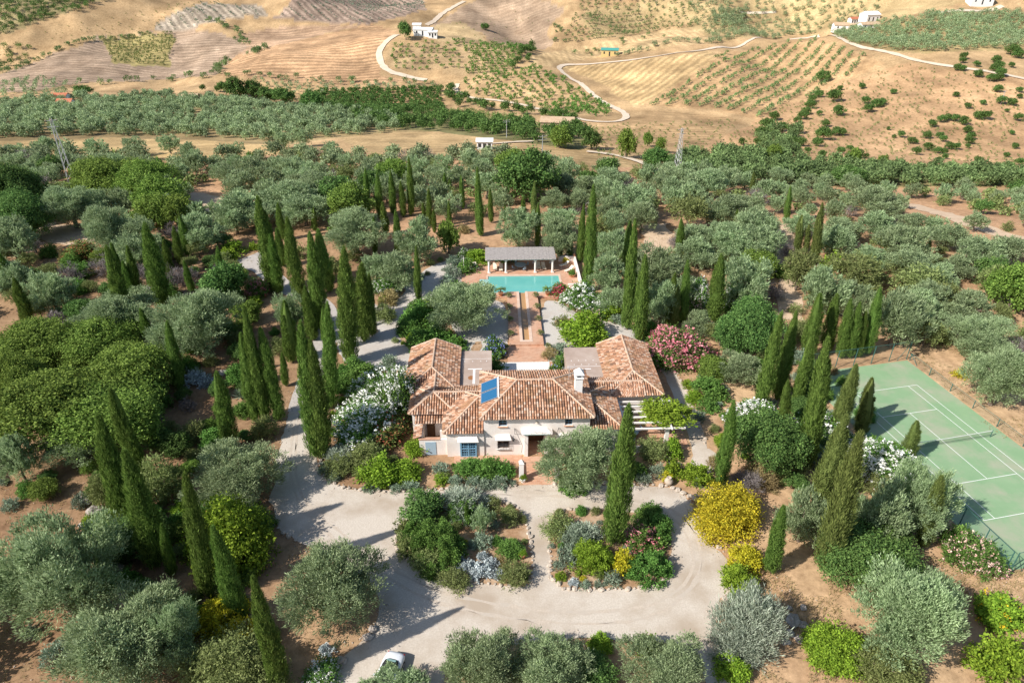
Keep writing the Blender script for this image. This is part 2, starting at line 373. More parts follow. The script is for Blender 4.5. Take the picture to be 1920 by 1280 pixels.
def cypress_pts(r, H, W, n, lean=0.0, per=14):
    nt_ = n // per
    t = r.random(nt_) ** 0.8; ph = r.random(nt_) * 2 * math.pi
    prof = np.interp(t, [0, 0.03, 0.12, 0.3, 0.5, 0.7, 0.85, 0.95, 1], [0.42, 0.70, 0.93, 1.0, 0.90, 0.66, 0.42, 0.22, 0.06])
    f1, f2 = r.random() * 6, r.random() * 6
    lump = 1 + 0.24 * np.sin(ph * 3 + t * 5 + f1) * np.sin(t * 15 + ph * 2 + f2) + 0.13 * np.sin(ph * 5 + t * 31 + f2) + 0.10 * np.sin(t * 47 + ph * 3 + f1)
    rad = W / 2 * prof * lump * (0.78 + 0.30 * r.random(nt_))
    o = np.stack([np.cos(ph), np.sin(ph), np.zeros(nt_)], 1)
    Tp = o * rad[:, None]; Tp[:, 2] = t * (H - 0.3) + 0.15
    Tp[:, 0] += lean * np.sin(t * 2.2) * 0.25
    tn = (r.random(nt_) - 0.5) * 0.45
    ti = np.repeat(np.arange(nt_), per); m = len(ti); ts = np.interp(t, [0, 0.8, 1], [1, 0.85, 0.5])[ti, None]
    P = Tp[ti] + r.normal(size=(m, 3)) * np.array([0.11, 0.11, 0.20]) * ts * W / 2
    A = unit(o[ti] * 0.38 + np.array([0, 0, 1.0]) + r.normal(size=(m, 3)) * 0.24)
    B = unit(np.cross(A, o[ti]) + 0.5 * r.normal(size=(m, 3)))
    s = (0.6 + 0.7 * r.random(m)) * ts[:, 0]
    return P, A, B, s, tn[ti]
def spindle(H, W, n=8):
    mb = MB(); mb.lathe([(W / 2 * k, z * H) for z, k in ((0.02, 0.35), (0.12, 0.62), (0.3, 0.72), (0.5, 0.68), (0.7, 0.52), (0.85, 0.33), (0.96, 0.1), (0.99, 0.02))], n=n); return mb
def trunk_mb(r, h, rad, spread, nl=4):
    mb = MB(); lean = r.normal(size=2) * 0.08 * h
    top = np.array([lean[0], lean[1], h])
    mb.tube([(0, 0, -0.4), (0, 0, 0), top * 0.5 + np.array([0.05, -0.04, 0]), top], [rad * 1.5, rad * 1.25, rad, rad * 0.8], 7)
    for k in range(nl):
        a = 2 * math.pi * (k + r.random() * 0.6) / nl; s = spread * (0.6 + 0.5 * r.random())
        e = top + np.array([math.cos(a) * s, math.sin(a) * s, spread * (0.5 + 0.6 * r.random())])
        mb.tube([top - np.array([0, 0, 0.1]), (top + e) / 2 + np.array([0, 0, 0.12 * spread]), e], [rad * 0.7, rad * 0.45, rad * 0.15], 5)
    return mb

# kinds: nominal crown width D, height H, trunk lift, number of lobes etc.
K = {
 'olive':  dict(m='olive', D=6.2, H=4.8, lift=0.7, nl=28, lr=0.86, n=8000, ll=0.42, lw=0.12, up=0.5, out=0.9, rnd=0.42, tuft=.30, lump=1.0, plume=1.75, shell=.7),
 'broad':  dict(m='broad', D=6, H=4.4, lift=0.4, nl=34, lr=1.02, shell=.75, n=8600, ll=0.30, lw=0.21, up=0.1, out=0.4, rnd=0.8, flat=True, tuft=.34),
 'dark':   dict(m='dark', D=6, H=4.6, lift=0.5, nl=30, lr=1.02, shell=.75, n=7000, ll=0.32, lw=0.21, up=0.1, out=0.4, rnd=0.8, flat=True, tuft=.34),
 'green':  dict(m='green', D=4, H=3.0, lift=0.0, nl=30, lr=0.66, shell=.75, n=3800, ll=0.30, lw=0.17, up=0.3, out=0.6, rnd=0.7, dome=True, flat=True),
 'lime':   dict(m='lime', D=4, H=3.0, lift=0.0, nl=30, lr=0.66, shell=.75, n=3600, ll=0.32, lw=0.19, up=0.3, out=0.6, rnd=0.7, dome=True, flat=True),
 'yellow': dict(m='yellow', D=4, H=3.2, lift=0.0, nl=26, lr=0.8, n=4200, ll=0.26, lw=0.15, up=0.2, out=0.6, rnd=0.7, dome=True),
 'moss':   dict(m='moss', D=4, H=2.8, lift=0.2, nl=20, lr=0.85, n=3000, ll=0.32, lw=0.11, up=0.3, out=0.7, rnd=0.7, dome=True),
 'almond': dict(m='moss', D=5, H=3.4, lift=0.9, nl=20, lr=1.0, n=3000, ll=0.36, lw=0.14, up=0.3, out=0.7, rnd=0.7),
 'bare':   dict(m='bare', D=4, H=3.0, lift=0.2, nl=16, lr=0.9, n=1500, ll=0.75, lw=0.05, up=0.7, out=0.8, rnd=0.5, dome=True),
 'broom':  dict(tuft=.15, m='broom', D=2, H=1.6, lift=0.0, nl=10, lr=0.5, n=1500, ll=0.42, lw=0.06, up=0.8, out=0.8, rnd=0.4, dome=True),
 'upright': dict(tuft=.14, m='green', D=3, H=2.8, lift=0.0, nl=70, lr=0.15, n=6500, ll=0.2, lw=0.1, up=1.2, out=0.5, rnd=0.5, dome=True, zs=6.0),
 'ball':   dict(m='lime', D=2, H=1.8, lift=0.0, nl=26, lr=0.5, n=2600, lump=.3, tuft=.12, ll=0.17, lw=0.11, up=0.3, out=0.7, rnd=0.5, dome=True),
 'sage':   dict(tuft=.12, m='sage', D=1.4, H=0.8, lift=0.0, nl=14, lr=0.3, n=900, ll=0.20, lw=0.06, up=0.6, out=0.8, rnd=0.5, dome=True),
 'silver': dict(tuft=.13, m='silver', D=1.4, H=0.8, lift=0.0, nl=14, lr=0.32, n=800, ll=0.22, lw=0.10, up=0.5, out=0.7, rnd=0.6, dome=True),
 'spiky':  dict(m='pale', D=4, H=3.0, lift=0.0, nl=22, lr=0.85, n=3000, ll=0.55, lw=0.08, up=0.7, out=0.9, rnd=0.4, dome=True),
 'rust':   dict(m='rust', D=3, H=2.6, lift=0.2, nl=18, lr=0.7, n=2400, ll=0.28, lw=0.15, up=0.2, out=0.6, rnd=0.7, dome=True),
 'oleander': dict(m='green', D=4, H=3.0, lift=0.0, nl=22, lr=0.85, n=3600, ll=0.34, lw=0.12, up=0.5, out=0.8, rnd=0.6, dome=True),
}
_cache = {}
def seed_of(kind, var): return (len(kind) * 7919 + var * 131 + ord(kind[0]) * 17 + ord(kind[-1]) * 29) % 99991
def get_crown(kind, var, hi):
    key = (kind, var, hi)
    if key in _cache: return _cache[key]
    p = K[kind]; r = np.random.default_rng(seed_of(kind, var))
    n = int(p['n'] * (0.4, 1.6, 5.5)[hi]); sc = (1.35, 0.82, 0.48)[hi]
    P, A, B, ll, lw, tn = crown(r, p['D'], p['H'], p['nl'], p['lr'], n, p['ll'] * sc, p['lw'] * sc, p['up'], p['out'], p['rnd'],
                            p.get('dome', False), p.get('zs', 1.0), p.get('flat', False), (12, 20, 32)[hi], p.get('tuft', 0.3) * (1.1, 1, .9)[hi], lump=p.get('lump', 1.0), shell=p.get('shell', .6), plume=p.get('plume', 1.0))
    c0 = np.median(P[:, :2], 0); rad_ = np.percentile(np.hypot(P[:, 0] - c0[0], P[:, 1] - c0[1]), 96); zt = np.percentile(P[:, 2], 98.5)
    nrm_ = (c0, p['D'] / 2 / rad_, p['H'] / zt); _cache[('nrm', kind, var)] = nrm_
    P = np.column_stack([(P[:, :2] - c0) * nrm_[1], P[:, 2] * nrm_[2]])
    V, F = kites(P, A, B, ll, lw)
    me = mesh(kind + '_foliage', V, F, M[p['m']], tone=np.repeat(tn, 4)); _cache[key] = me; return me
def get_flowers(kind, var, col, dens):
    dens = int(dens * 3.2)
    key = (kind, var, col, dens)
    if key in _cache: return _cache[key]
    p = K[kind]; r = np.random.default_rng(seed_of(kind, var))   # the crown's own lobes, so that blossoms sit on its surface
    P, A, B, ll, lw, tn = crown(r, p['D'] * 1.03, p['H'] * 1.03, p['nl'], p['lr'], dens, 0.155, 0.14, 0.4, 0.5, 0.6, p.get('dome', False), p.get('zs', 1.0), True, 7, 0.16, 0.97, p.get('lump', 1.0))
    c0, kx, kz = _cache[('nrm', kind, var)]; P = np.column_stack([(P[:, :2] - c0) * kx, P[:, 2] * kz])
    V, F = kites(P, A, B, ll, lw)
    me = mesh(col + '_blossom', V, F, M['fl_' + col]); _cache[key] = me; return me
def get_trunk(kind, var):
    key = ('trunk', kind, var)
    if key in _cache: return _cache[key]
    p = K[kind]; r = np.random.default_rng(var + 50)
    mb = trunk_mb(r, p['lift'] + p['H'] * 0.22, p['D'] * 0.032, p['D'] * 0.22)
    _cache[key] = mesh('trunk', mb.V, mb.F, M['bark']); return _cache[key]
def get_cypress(var, hi):
    key = ('cyp', var, hi)
    if key in _cache: return _cache[key]
    r = np.random.default_rng(300 + var); n = 16000 if hi else 3600; sc = 0.5 if hi else 1.4
    P, A, B, s, tn = cypress_pts(r, 10, 2.0 if var not in (2, 5, 7) else 1.75, n, lean=r.normal() * 1.1)
    if var in (2, 5, 7):            # a second leader beside the first
        P2, A2, B2, s2, tn2 = cypress_pts(r, 7.6 + 1.3 * r.random(), 1.2, n // 3, lean=r.normal()); an_ = r.random() * 6.28; P2 = P2 + np.array([math.cos(an_) * .55, math.sin(an_) * .55, 0])
        P, A, B, s, tn = np.r_[P, P2], np.r_[A, A2], np.r_[B, B2], np.r_[s, s2], np.r_[tn, tn2]
    V, F = kites(P, A, B, 0.50 * s * math.sqrt(sc), 0.145 * s * sc)
    sp = spindle(10, 2.0); V2 = np.array(sp.V); F2 = [list(f) for f in sp.F if len(f) == 4]
    V = np.concatenate([V, V2]); F = np.concatenate([F, np.array(F2) + len(V) - len(V2)])
    _cache[key] = [mesh('cypress_foliage', V, F, M['cypress'], tone=np.r_[np.repeat(tn, 4), np.full(len(V2), -.15)]), None, None]
    me2 = _cache[key][0].copy(); me2.materials[0] = M['cypress_yellow']; _cache[key][1] = me2
    return _cache[key]
tk = MB(); tk.tube([(0, 0, -0.3), (0, 0, 0.3), (0, 0, 3)], [0.2, 0.16, 0.1], 7); CYP_TRUNK = mesh('trunk', tk.V, tk.F, M['bark'])

PLANTS = []       # (object, type phrase, category, px, py, size) for labelling
NAMES = {'olive': ('olive_tree', 'silvery olive tree', 'olive tree'), 'broad': ('leafy_tree', 'broad yellowish-green leafy tree', 'tree'),
  'dark': ('evergreen_tree', 'dense dark green evergreen tree', 'tree'), 'green': ('green_shrub', 'mid-green leafy shrub', 'shrub'),
  'lime': ('citrus_bush', 'bright lime-green citrus bush', 'bush'), 'yellow': ('yellow_shrub', 'golden yellow leaved shrub', 'shrub'),
  'moss': ('moss_green_shrub', 'yellowish olive-green shrub', 'shrub'), 'almond': ('almond_tree', 'thin yellow-green almond tree', 'tree'),
  'bare': ('bare_shrub', 'bare grey twiggy shrub', 'shrub'), 'broom': ('dry_shrub', 'dry straw-coloured shrub', 'shrub'),
  'upright': ('upright_shrub', 'green shrub of tall upright stems', 'shrub'), 'ball': ('clipped_bush', 'round clipped yellow-green bush', 'bush'),
  'sage': ('sage_mound', 'low blue-grey sage mound', 'plant'), 'silver': ('silver_plant', 'silvery white leaved plant', 'plant'),
  'spiky': ('grey_shrub', 'pale grey spiky shrub', 'shrub'), 'rust': ('rust_shrub', 'green shrub with rust-red shoots', 'shrub'), 'oleander': ('oleander', 'oleander', 'shrub')}
FLN = {'white': 'white', 'pink': 'pink', 'red': 'red', 'peach': 'pale peach', 'blue': 'blue', 'gold': 'yellow'}
_vc = [0]
def plant(kind, cx, cy, wp, hp=None, fl=None, dens=700, lift=None, mcol=None, label=None):
    p = K[kind]; hp = hp or wp * 0.75
    lf = p['lift'] / p['D'] if lift is None else lift
    b = at(cx, cy, 0); Wm = wp / pxm(*b)
    for _ in range(3):
        dep = math.atan2(CAM_H - b[2], b[1]); s_, c_ = math.sin(dep), math.cos(dep)
        hm = hp / pxm(*b)
        Hc = math.sqrt(max(hm * hm - (Wm * s_) ** 2 * 0.85, 0.0)) / c_ if not p.get('dome') else (hm - Wm * s_ * 0.75) / c_
        Hc = min(max(Hc, 0.5 * Wm), 1.25 * Wm)
        zc = lf * Wm + (Hc * 0.5 if not p.get('dome') else Hc * 0.45)
        b = at(cx, cy, zc); Wm = wp / FPX * ((b[1]) * cP - (b[2] + zc - CAM_H) * sP)
    _vc[0] += 1; var = _vc[0] % 6
    hi = 2 if wp > 105 else (1 if wp > 45 else 0)
    if kind in ('sage', 'silver', 'ball', 'broom'): hi = 1 if wp < 60 else 2
    nm, ph, cat = NAMES[kind]
    if fl:
        ph = {'oleander': FLN[fl] + ' flowering oleander'}.get(kind, ph + ' with ' + FLN[fl] + ' flowers')
        if fl == 'blue': nm, ph, cat = 'hydrangea', 'blue flowering hydrangea', 'shrub'
    elif kind == 'oleander': ph = 'green oleander without open flowers'
    rz = random.random() * 6.28; S = Wm / p['D']; sz = Hc / p['H']
    root = obj(nm, None, None, b, rz)
    obj('crown' if p['lift'] else 'foliage', get_crown(kind, var, hi), root, (0, 0, lf * Wm), 0, (S, S, sz))
    if p['lift']:
        obj('trunk', get_trunk(kind, var), root, (0, 0, 0), 0, (S, S, max(sz, (lf * Wm + 0.3 * Hc) / (p['lift'] + p['H'] * 0.22))))
    if fl: obj('blossoms', get_flowers(kind, var, fl, dens), root, (0, 0, lf * Wm), 0, (S, S, sz))
    PLANTS.append([root, ph, cat, cx, cy + hp * 0.3, wp, label]); return root
def cyp(bx, by, tx, ty, wp, yel=0):
    b = at(bx, by); h = max(toppx(tx, ty, b), 2.0); Wm = 0.80 * wp / pxm(b[0], b[1], b[2] + h * 0.4)
    _vc[0] += 1; var = _vc[0] % 8; hi = (by - ty) > 60
    root = obj('cypress', None, None, b, random.random() * 6.28)
    # keep the lean the photograph shows: the top stands where its tip is seen
    tw = (tx - 960) / FPX * (b[1] * cP - (b[2] + h - CAM_H) * sP)
    ang = max(-0.10, min(0.10, (tw - b[0]) / h)); root.rotation_mode = 'XYZ'
    from mathutils import Matrix
    root.matrix_world = Matrix.Translation(b) @ Matrix.Rotation(ang, 4, 'Y') @ Matrix.Rotation(random.random() * 6.28, 4, 'Z')
    obj('crown', get_cypress(var, hi)[yel], root, (0, 0, 0.15), 0, (Wm / 2.0, Wm / 2.0, h / 10))
    obj('trunk', CYP_TRUNK, root, (0, 0, 0), 0, (Wm / 2, Wm / 2, h / 10))
    PLANTS.append([root, ('olive-tinged' if yel else 'dark green') + ' cypress', 'cypress', bx, by, by - ty, None]); return root

# ------------------------------------------------------------------ terrain
ZONES = [  # polygon in photograph pixels, albedo, furrow direction (pixel pair) or None, strength
 ([(-200, 640), (-200, 262), (300, 300), (560, 285), (1000, 285), (1240, 312), (1500, 350), (2100, 360), (2100, 640)], (0.46, 0.275, 0.155), None, 0),
 ([(0, 200), (330, 178), (830, 205), (850, 245), (640, 258), (520, 272), (380, 262), (0, 266), (-200, 266), (-200, 200)], (0.33, 0.24, 0.12), None, 0),
 ([(-100, 268), (200, 258), (380, 262), (520, 272), (560, 288), (300, 304), (-100, 304)], (0.52, 0.36, 0.17), None, 0),
 ([(640, 258), (740, 246), (840, 250), (990, 270), (1100, 270), (1240, 312), (1100, 316), (900, 292), (700, 296)], (0.45, 0.31, 0.155), ((700, 270), (1000, 275)), 0.12),
 ([(-200, 175), (-200, 170), (0, 140), (100, 102), (190, 72), (280, 62), (380, 55), (430, 70), (465, 88), (450, 100), (400, 142), (300, 150), (150, 157), (60, 172)], (0.37, 0.265, 0.18), ((100, 130), (300, 142)), 0.22),
 ([(190, 72), (325, 62), (330, 80), (310, 127), (212, 120)], (0.36, 0.29, 0.12), None, 0),
 ([(275, 56), (330, 25), (380, 5), (490, 12), (500, 30), (420, 36), (330, 60)], (0.33, 0.27, 0.20), ((400, 5), (440, 34)), 0.3),
 ([(515, 35), (560, -10), (790, -10), (800, 18), (690, 48), (640, 42)], (0.30, 0.22, 0.165), ((600, 0), (660, 40)), 0.3),
 ([(410, 142), (440, 105), (520, 85), (700, 46), (745, 60), (708, 100), (716, 140), (800, 152), (640, 160)], (0.46, 0.285, 0.155), ((450, 130), (700, 122)), 0.28),
 ([(430, 70), (520, 50), (690, 46), (520, 85), (440, 105), (465, 88)], (0.44, 0.29, 0.18), ((460, 80), (640, 60)), 0.2),
 ([(800, 55), (880, 5), (900, -10), (1000, -10), (1060, 20), (1020, 60), (1040, 85), (990, 97), (930, 82), (900, 60)], (0.39, 0.275, 0.18), ((820, 40), (1020, 20)), 0.1),
 ([(760, 62), (810, 50), (860, 38), (925, 80), (850, 78), (800, 72)], (0.50, 0.36, 0.19), None, 0),
 ([(728, 86), (850, 76), (985, 86), (960, 130), (920, 140), (740, 132)], (0.45, 0.31, 0.165), None, 0),
 ([(985, 130), (1000, 105), (1200, 65), (1330, 45), (1400, 55), (1330, 80), (1140, 105), (1040, 120)], (0.53, 0.37, 0.19), ((1100, 90), (1105, 100)), 0.15),
 ([(1050, 126), (1330, 97), (1350, 110), (1200, 200), (1100, 145)], (0.54, 0.37, 0.18), ((1200, 190), (1330, 105)), 0.22),
 ([(1210, 200), (1350, 102), (1530, 70), (1660, 115), (1560, 168), (1430, 228), (1340, 205)], (0.48, 0.305, 0.155), ((1300, 170), (1420, 100)), 0.08),
 ([(1100, 235), (1240, 205), (1390, 225), (1330, 285), (1200, 275)], (0.42, 0.275, 0.14), ((1150, 240), (1330, 235)), 0.15),
 ([(1270, 300), (1440, 215), (1560, 160), (1700, 120), (2100, 170), (2100, 330), (1500, 335)], (0.49, 0.305, 0.16), None, 0),
 ([(560, 190), (700, 205), (840, 215), (1000, 240), (1110, 262), (1090, 282), (960, 264), (840, 250), (740, 240), (560, 205)], (0.20, 0.18, 0.08), None, 0),
 ([(1250, 300), (1400, 285), (1500, 312), (1700, 326), (2100, 326), (2100, 345), (1700, 350), (1500, 348), (1350, 346), (1270, 330)], (0.24, 0.20, 0.09), None, 0),
 ([(0, -10), (210, -10), (90, 35), (0, 70), (-200, 100), (-200, -10)], (0.30, 0.24, 0.12), None, 0),
 ([(1560, 66), (1640, 46), (1760, 26), (2100, 20), (2100, 90), (1700, 100), (1600, 82)], (0.34, 0.25, 0.12), None, 0),
 ([(1090, 40), (1100, 20), (1300, -10), (1900, -10), (1640, 40), (1530, 62), (1330, 76), (1290, 42), (1120, 75)], (0.44, 0.32, 0.16), None, 0),
]
q = np.arange(-900, 2821, 3.0)
ys = [16.0]
while ys[-1] < 2600:
    y = ys[-1]; ys.append(y + (0.45 if y < 125 else min(max(0.45, y * y / 62000.0), 14 if y < 1000 else 60)))
ys = np.array(ys)
Q, Yg = np.meshgrid(q, ys)
Xg = (Q - 960) / 1280 * (0.856 * Yg + 28)
Zg = Hh(Xg, Yg)
nx, ny = len(q), len(ys)
V = np.stack([Xg, Yg, Zg], -1).reshape(-1, 3)
ii = np.arange(nx * ny).reshape(ny, nx)
F = np.stack([ii[:-1, :-1], ii[:-1, 1:], ii[1:, 1:], ii[1:, :-1]], -1).reshape(-1, 4)
fx, fy = V[:, 0], V[:, 1]
wob = sst(140, 330, fy) * 3.0
jx = fx + wob * vnoise(fx / 9 + 3, fy / 9) * 2; jy = fy + wob * vnoise(fx / 9 + 40, fy / 9 + 11) * 2
col = np.tile(np.array([0.45, 0.30, 0.155]), (len(V), 1))
near = 1 - sst(112, 150, fy)
fu = np.zeros(len(V)); fa = np.zeros(len(V))
for poly, cc, fd, fs in ZONES:
    W = wpoly(poly)
    x0, y0 = W.min(0); x1, y1 = W.max(0)
    cand = np.where((jx > x0) & (jx < x1) & (jy > y0) & (jy < y1))[0]
    ins = cand[pip(jx[cand], jy[cand], W)]
    col[ins] = cc; fa[ins] = fs
    if fd:
        a = np.array(at(*fd[0])[:2]); b = np.array(at(*fd[1])[:2]); d = (b - a) / np.linalg.norm(b - a)
        fu[ins] = -(fx[ins] - a[0]) * d[1] + (fy[ins] - a[1]) * d[0]
soil = np.array([0.38, 0.225, 0.125]); straw = np.array([0.55, 0.38, 0.22])
pn = np.clip(vnoise(fx / 7, fy / 7) * 1.6 + vnoise(fx / 2.3, fy / 2.3) + 0.5, 0, 1)[:, None]
rightdry = (sst(12, 45, fx) * (1 - sst(70, 100, fy)))[:, None]
left_shade = (1 - sst(-30, 5, fx))[:, None]
soil = soil * (1 - left_shade * 0.30)  # left soil colour darkened to stand in for shade under the dense trees
nc = soil * (1 - pn * (0.55 - 0.25 * left_shade)) + straw * pn * (0.55 - 0.25 * left_shade)
nc = nc * (1 - rightdry * 0.7) + (straw * (0.55 + 0.45 * pn) + soil * (0.45 - 0.45 * pn)) * rightdry * 0.7
col = col * (1 - near[:, None]) + nc * near[:, None]
big = 1 + (0.45 * vnoise(fx / 25, fy / 25) + 0.4 * vnoise(fx / 8 + 5, fy / 8 + 5) + 0.3 * vnoise(fx / 3.5, fy / 9)) * (1 - near)
col *= big[:, None]
tm = bpy.data.materials.new('terrain_earth'); tm.use_nodes = True
b = tm.node_tree.nodes['Principled BSDF']; b.inputs['Roughness'].default_value = 0.95; b.inputs['Specular IOR Level'].default_value = 0.1
ac = N(tm, 'ShaderNodeAttribute', attribute_name='Col'); af = N(tm, 'ShaderNodeAttribute', attribute_name='fu'); aa = N(tm, 'ShaderNodeAttribute', attribute_name='fa')
v = objco(tm)
n1 = noise(tm, 0.9, 8, 0.75, v); n2 = noise(tm, 0.07, 6, 0.65, v); n3 = noise(tm, 0.3, 3, 0.5, v)
c = mixrgb(tm, 1.0, ac.outputs['Color'], ramp(tm, n1.outputs[0], [(0.25, (0.52, 0.50, 0.48)), (0.75, (1.42, 1.45, 1.5))]), 'MULTIPLY')
c = mixrgb(tm, 1.0, c, ramp(tm, n2.outputs[0], [(0.3, (0.78, 0.76, 0.74)), (0.7, (1.2, 1.22, 1.24))]), 'MULTIPLY')
fw = math_(tm, 'SINE', math_(tm, 'ADD', math_(tm, 'MULTIPLY', af.outputs['Fac'], 1.25), math_(tm, 'MULTIPLY', n3.outputs[0], 5.0)))
fwm = math_(tm, 'MULTIPLY', math_(tm, 'MULTIPLY', fw, aa.outputs['Fac']), math_(tm, 'MULTIPLY', n2.outputs[0], 1.8))
vo = N(tm, 'ShaderNodeTexVoronoi'); vo.inputs['Scale'].default_value = 0.42; L(tm, v, vo.inputs['Vector'])
dots = math_(tm, 'MULTIPLY', ramp(tm, vo.outputs['Distance'], [(0.12, (1, 1, 1)), (0.3, (0, 0, 0))]), ramp(tm, n2.outputs[0], [(0.48, (0, 0, 0)), (0.62, (0.75, 0.75, 0.75))]))
c = mixrgb(tm, dots, c, (0.20, 0.165, 0.085))
hs = N(tm, 'ShaderNodeHueSaturation'); L(tm, c, hs.inputs['Color']); L(tm, math_(tm, 'ADD', fwm, 1.0), hs.inputs['Value'])
L(tm, hs.outputs[0], b.inputs['Base Color'])
bp = N(tm, 'ShaderNodeBump'); bp.inputs['Strength'].default_value = 0.6; bp.inputs['Distance'].default_value = 0.12
L(tm, n1.outputs[0], bp.inputs['Height']); L(tm, bp.outputs[0], b.inputs['Normal'])
me = mesh('terrain', V, F, tm, smooth=True)
a = me.color_attributes.new('Col', 'FLOAT_COLOR', 'POINT'); a.data.foreach_set('color', np.concatenate([col, np.ones((len(V), 1))], 1).astype(np.float32).ravel())
for nm, arr in (('fu', fu), ('fa', fa)):
    a = me.attributes.new(nm, 'FLOAT', 'POINT'); a.data.foreach_set('value', arr.astype(np.float32))
obj('terrain', me, kind='structure'); V_T = V

# ------------------------------------------------------------------ sheets and ribbons on the ground
def smooth_poly(P, it=2):
    P = np.array(P, float)
    for _ in range(it):
        n = np.roll(P, -1, 0); P = np.stack([P * 0.75 + n * 0.25, P * 0.25 + n * 0.75], 1).reshape(-1, 2)
    return P
def sheet(name, px, m, dz, sm=2, jit=0.12):
    W = smooth_poly([at(*p)[:2] for p in px], sm)
    out = []
    for i in range(len(W)):
        a, b = W[i], W[(i + 1) % len(W)]; k = max(1, int(np.linalg.norm(b - a) / 0.7))
        for s in range(k): out.append(a + (b - a) * s / k)
    out = np.array(out); out += rng.normal(size=out.shape) * jit
    me = bpy.data.meshes.new(name)
    from mathutils.geometry import tessellate_polygon
    from mathutils import Vector
    V = [Vector((x, y, 0)) for x, y in out]
    T = tessellate_polygon([V])
    me.from_pydata([(x, y, dz) for x, y in out], [], [tuple(t) for t in T]); me.update()
    if me.polygons and sum(p.normal.z for p in me.polygons) < 0: me.flip_normals()
    me.materials.append(m)
    return obj(name, me, kind='structure'), out
def ribbon(name, px, width, m, dz=0.12, step=3.0, jit=0.2):
    P = np.array([at(*p)[:2] for p in px]); 
    for _ in range(2):
        Q_ = [P[0]]
        for i in range(len(P) - 1): Q_ += [P[i] * 0.75 + P[i + 1] * 0.25, P[i] * 0.25 + P[i + 1] * 0.75]
        P = np.array(Q_ + [P[-1]])
    out = []
    for i in range(len(P) - 1):
        k = max(1, int(np.linalg.norm(P[i + 1] - P[i]) / step))
        for s in range(k): out.append(P[i] + (P[i + 1] - P[i]) * s / k)
    P = np.array(out + [P[-1]]); d = unit(np.gradient(P, axis=0)); nrm = np.stack([-d[:, 1], d[:, 0]], 1)
    V = []; 
    for f in (-0.5, -0.17, 0.17, 0.5):
        p = P + nrm * width * f + (rng.normal(size=P.shape) * jit if abs(f) == 0.5 else 0)
        V.append(np.stack([p[:, 0], p[:, 1], Hh(p[:, 0], p[:, 1]) + dz], 1))
    n = len(P); V = np.concatenate(V)
    F = [(r * n + i, r * n + i + 1, (r + 1) * n + i + 1, (r + 1) * n + i) for r in range(3) for i in range(n - 1)]
    o = obj(name, mesh(name, V, F, m), kind='structure')
    if sum(p.normal.z for p in o.data.polygons) < 0: o.data.flip_normals()
    return o
DRIVE = [(556, 735), (535, 800), (520, 850), (513, 900), (508, 960), (525, 995), (570, 1020), (640, 1060), (705, 1090), (712, 1150), (690, 1195), (635, 1240), (590, 1300), (830, 1300),
  (840, 1245), (880, 1215), (1060, 1198), (1180, 1195), (1290, 1215), (1330, 1300), (1400, 1300), (1350, 1200), (1338, 1150), (1365, 1110), (1372, 1080), (1355, 1040), (1312, 1000), (1300, 960),
  (1290, 930), (1255, 912), (1180, 909), (1040, 909), (950, 910), (880, 917), (800, 920), (700, 922), (635, 912), (605, 895), (598, 870), (592, 840), (582, 800), (580, 770), (584, 735)]
sheet('driveway', DRIVE, M['gravel'], 0.02)
ribbon('lane', [(455, 495), (490, 500), (515, 525), (545, 545), (585, 560), (612, 580), (618, 610), (606, 650), (590, 690), (575, 735), (566, 770)], 3.6, M['asphalt'], 0.035, 1.0, 0.05)
ribbon('parking_apron', [(420, 500), (455, 496), (500, 478), (515, 470)], 4.6, M['asphalt'], 0.045, 1.0, 0.05)
ribbon('lane', [(195, 552), (250, 548), (300, 540)], 2.6, M['asphalt'], 0.03, 1.0, 0.05)
sheet('gravel_court', [(720, 694), (655, 690), (632, 660), (625, 610), (650, 590), (690, 572), (750, 548), (790, 512), (812, 495), (845, 487), (868, 492), (866, 530), (880, 548), (905, 560), (952, 567), (956, 652), (925, 662), (870, 665), (770, 694)], M['gravel_grey'], 0.02)
sheet('gravel_court', [(1010, 562), (1055, 566), (1082, 590), (1130, 600), (1190, 615), (1218, 640), (1180, 655), (1060, 655), (1040, 690), (1016, 690)], M['gravel_grey'], 0.02)
ribbon('garden_path', [(1243, 680), (1262, 710), (1283, 755), (1300, 800), (1312, 840), (1318, 880)], 2.0, M['gravel'], 0.025, 1.0, 0.08)
sheet('gravel_bay', [(1290, 865), (1318, 838), (1350, 850), (1345, 880), (1300, 905)], M['gravel'], 0.028)
BEDL = [(742, 1012), (746, 1040), (790, 1058), (840, 1070), (870, 1086), (905, 1094), (960, 1100), (997, 1100), (1000, 1050), (992, 1000), (984, 968), (960, 943), (900, 930), (830, 935), (780, 955), (752, 985)]
BEDR = [(1030, 960), (1030, 1020), (1034, 1103), (1120, 1105), (1215, 1103), (1248, 1088), (1262, 1040), (1255, 990), (1230, 965), (1150, 955), (1080, 955)]
_, bl = sheet('flower_bed', BEDL, M['soil'], 0.05, 2, 0.03)
_, br = sheet('flower_bed', BEDR, M['soil'], 0.05, 1, 0.03)
for px in ([(745, 640), (760, 600), (790, 575), (830, 570), (850, 620), (872, 640), (850, 655), (790, 665)], [(690, 560), (720, 530), (765, 540), (750, 560), (715, 580)],
           [(890, 640), (905, 640), (900, 660), (880, 662)], [(1035, 598), (1075, 596), (1080, 612), (1045, 615)]):
    sheet('planting_bed', px, M['soil'], 0.05, 2, 0.08)
M['track'] = noisy('worn_gravel', (0.42, 0.35, 0.28), (0.57, 0.49, 0.405), 5.0, 0.95, 0.4, 0.03, (0.47, 0.41, 0.345), 0.5)
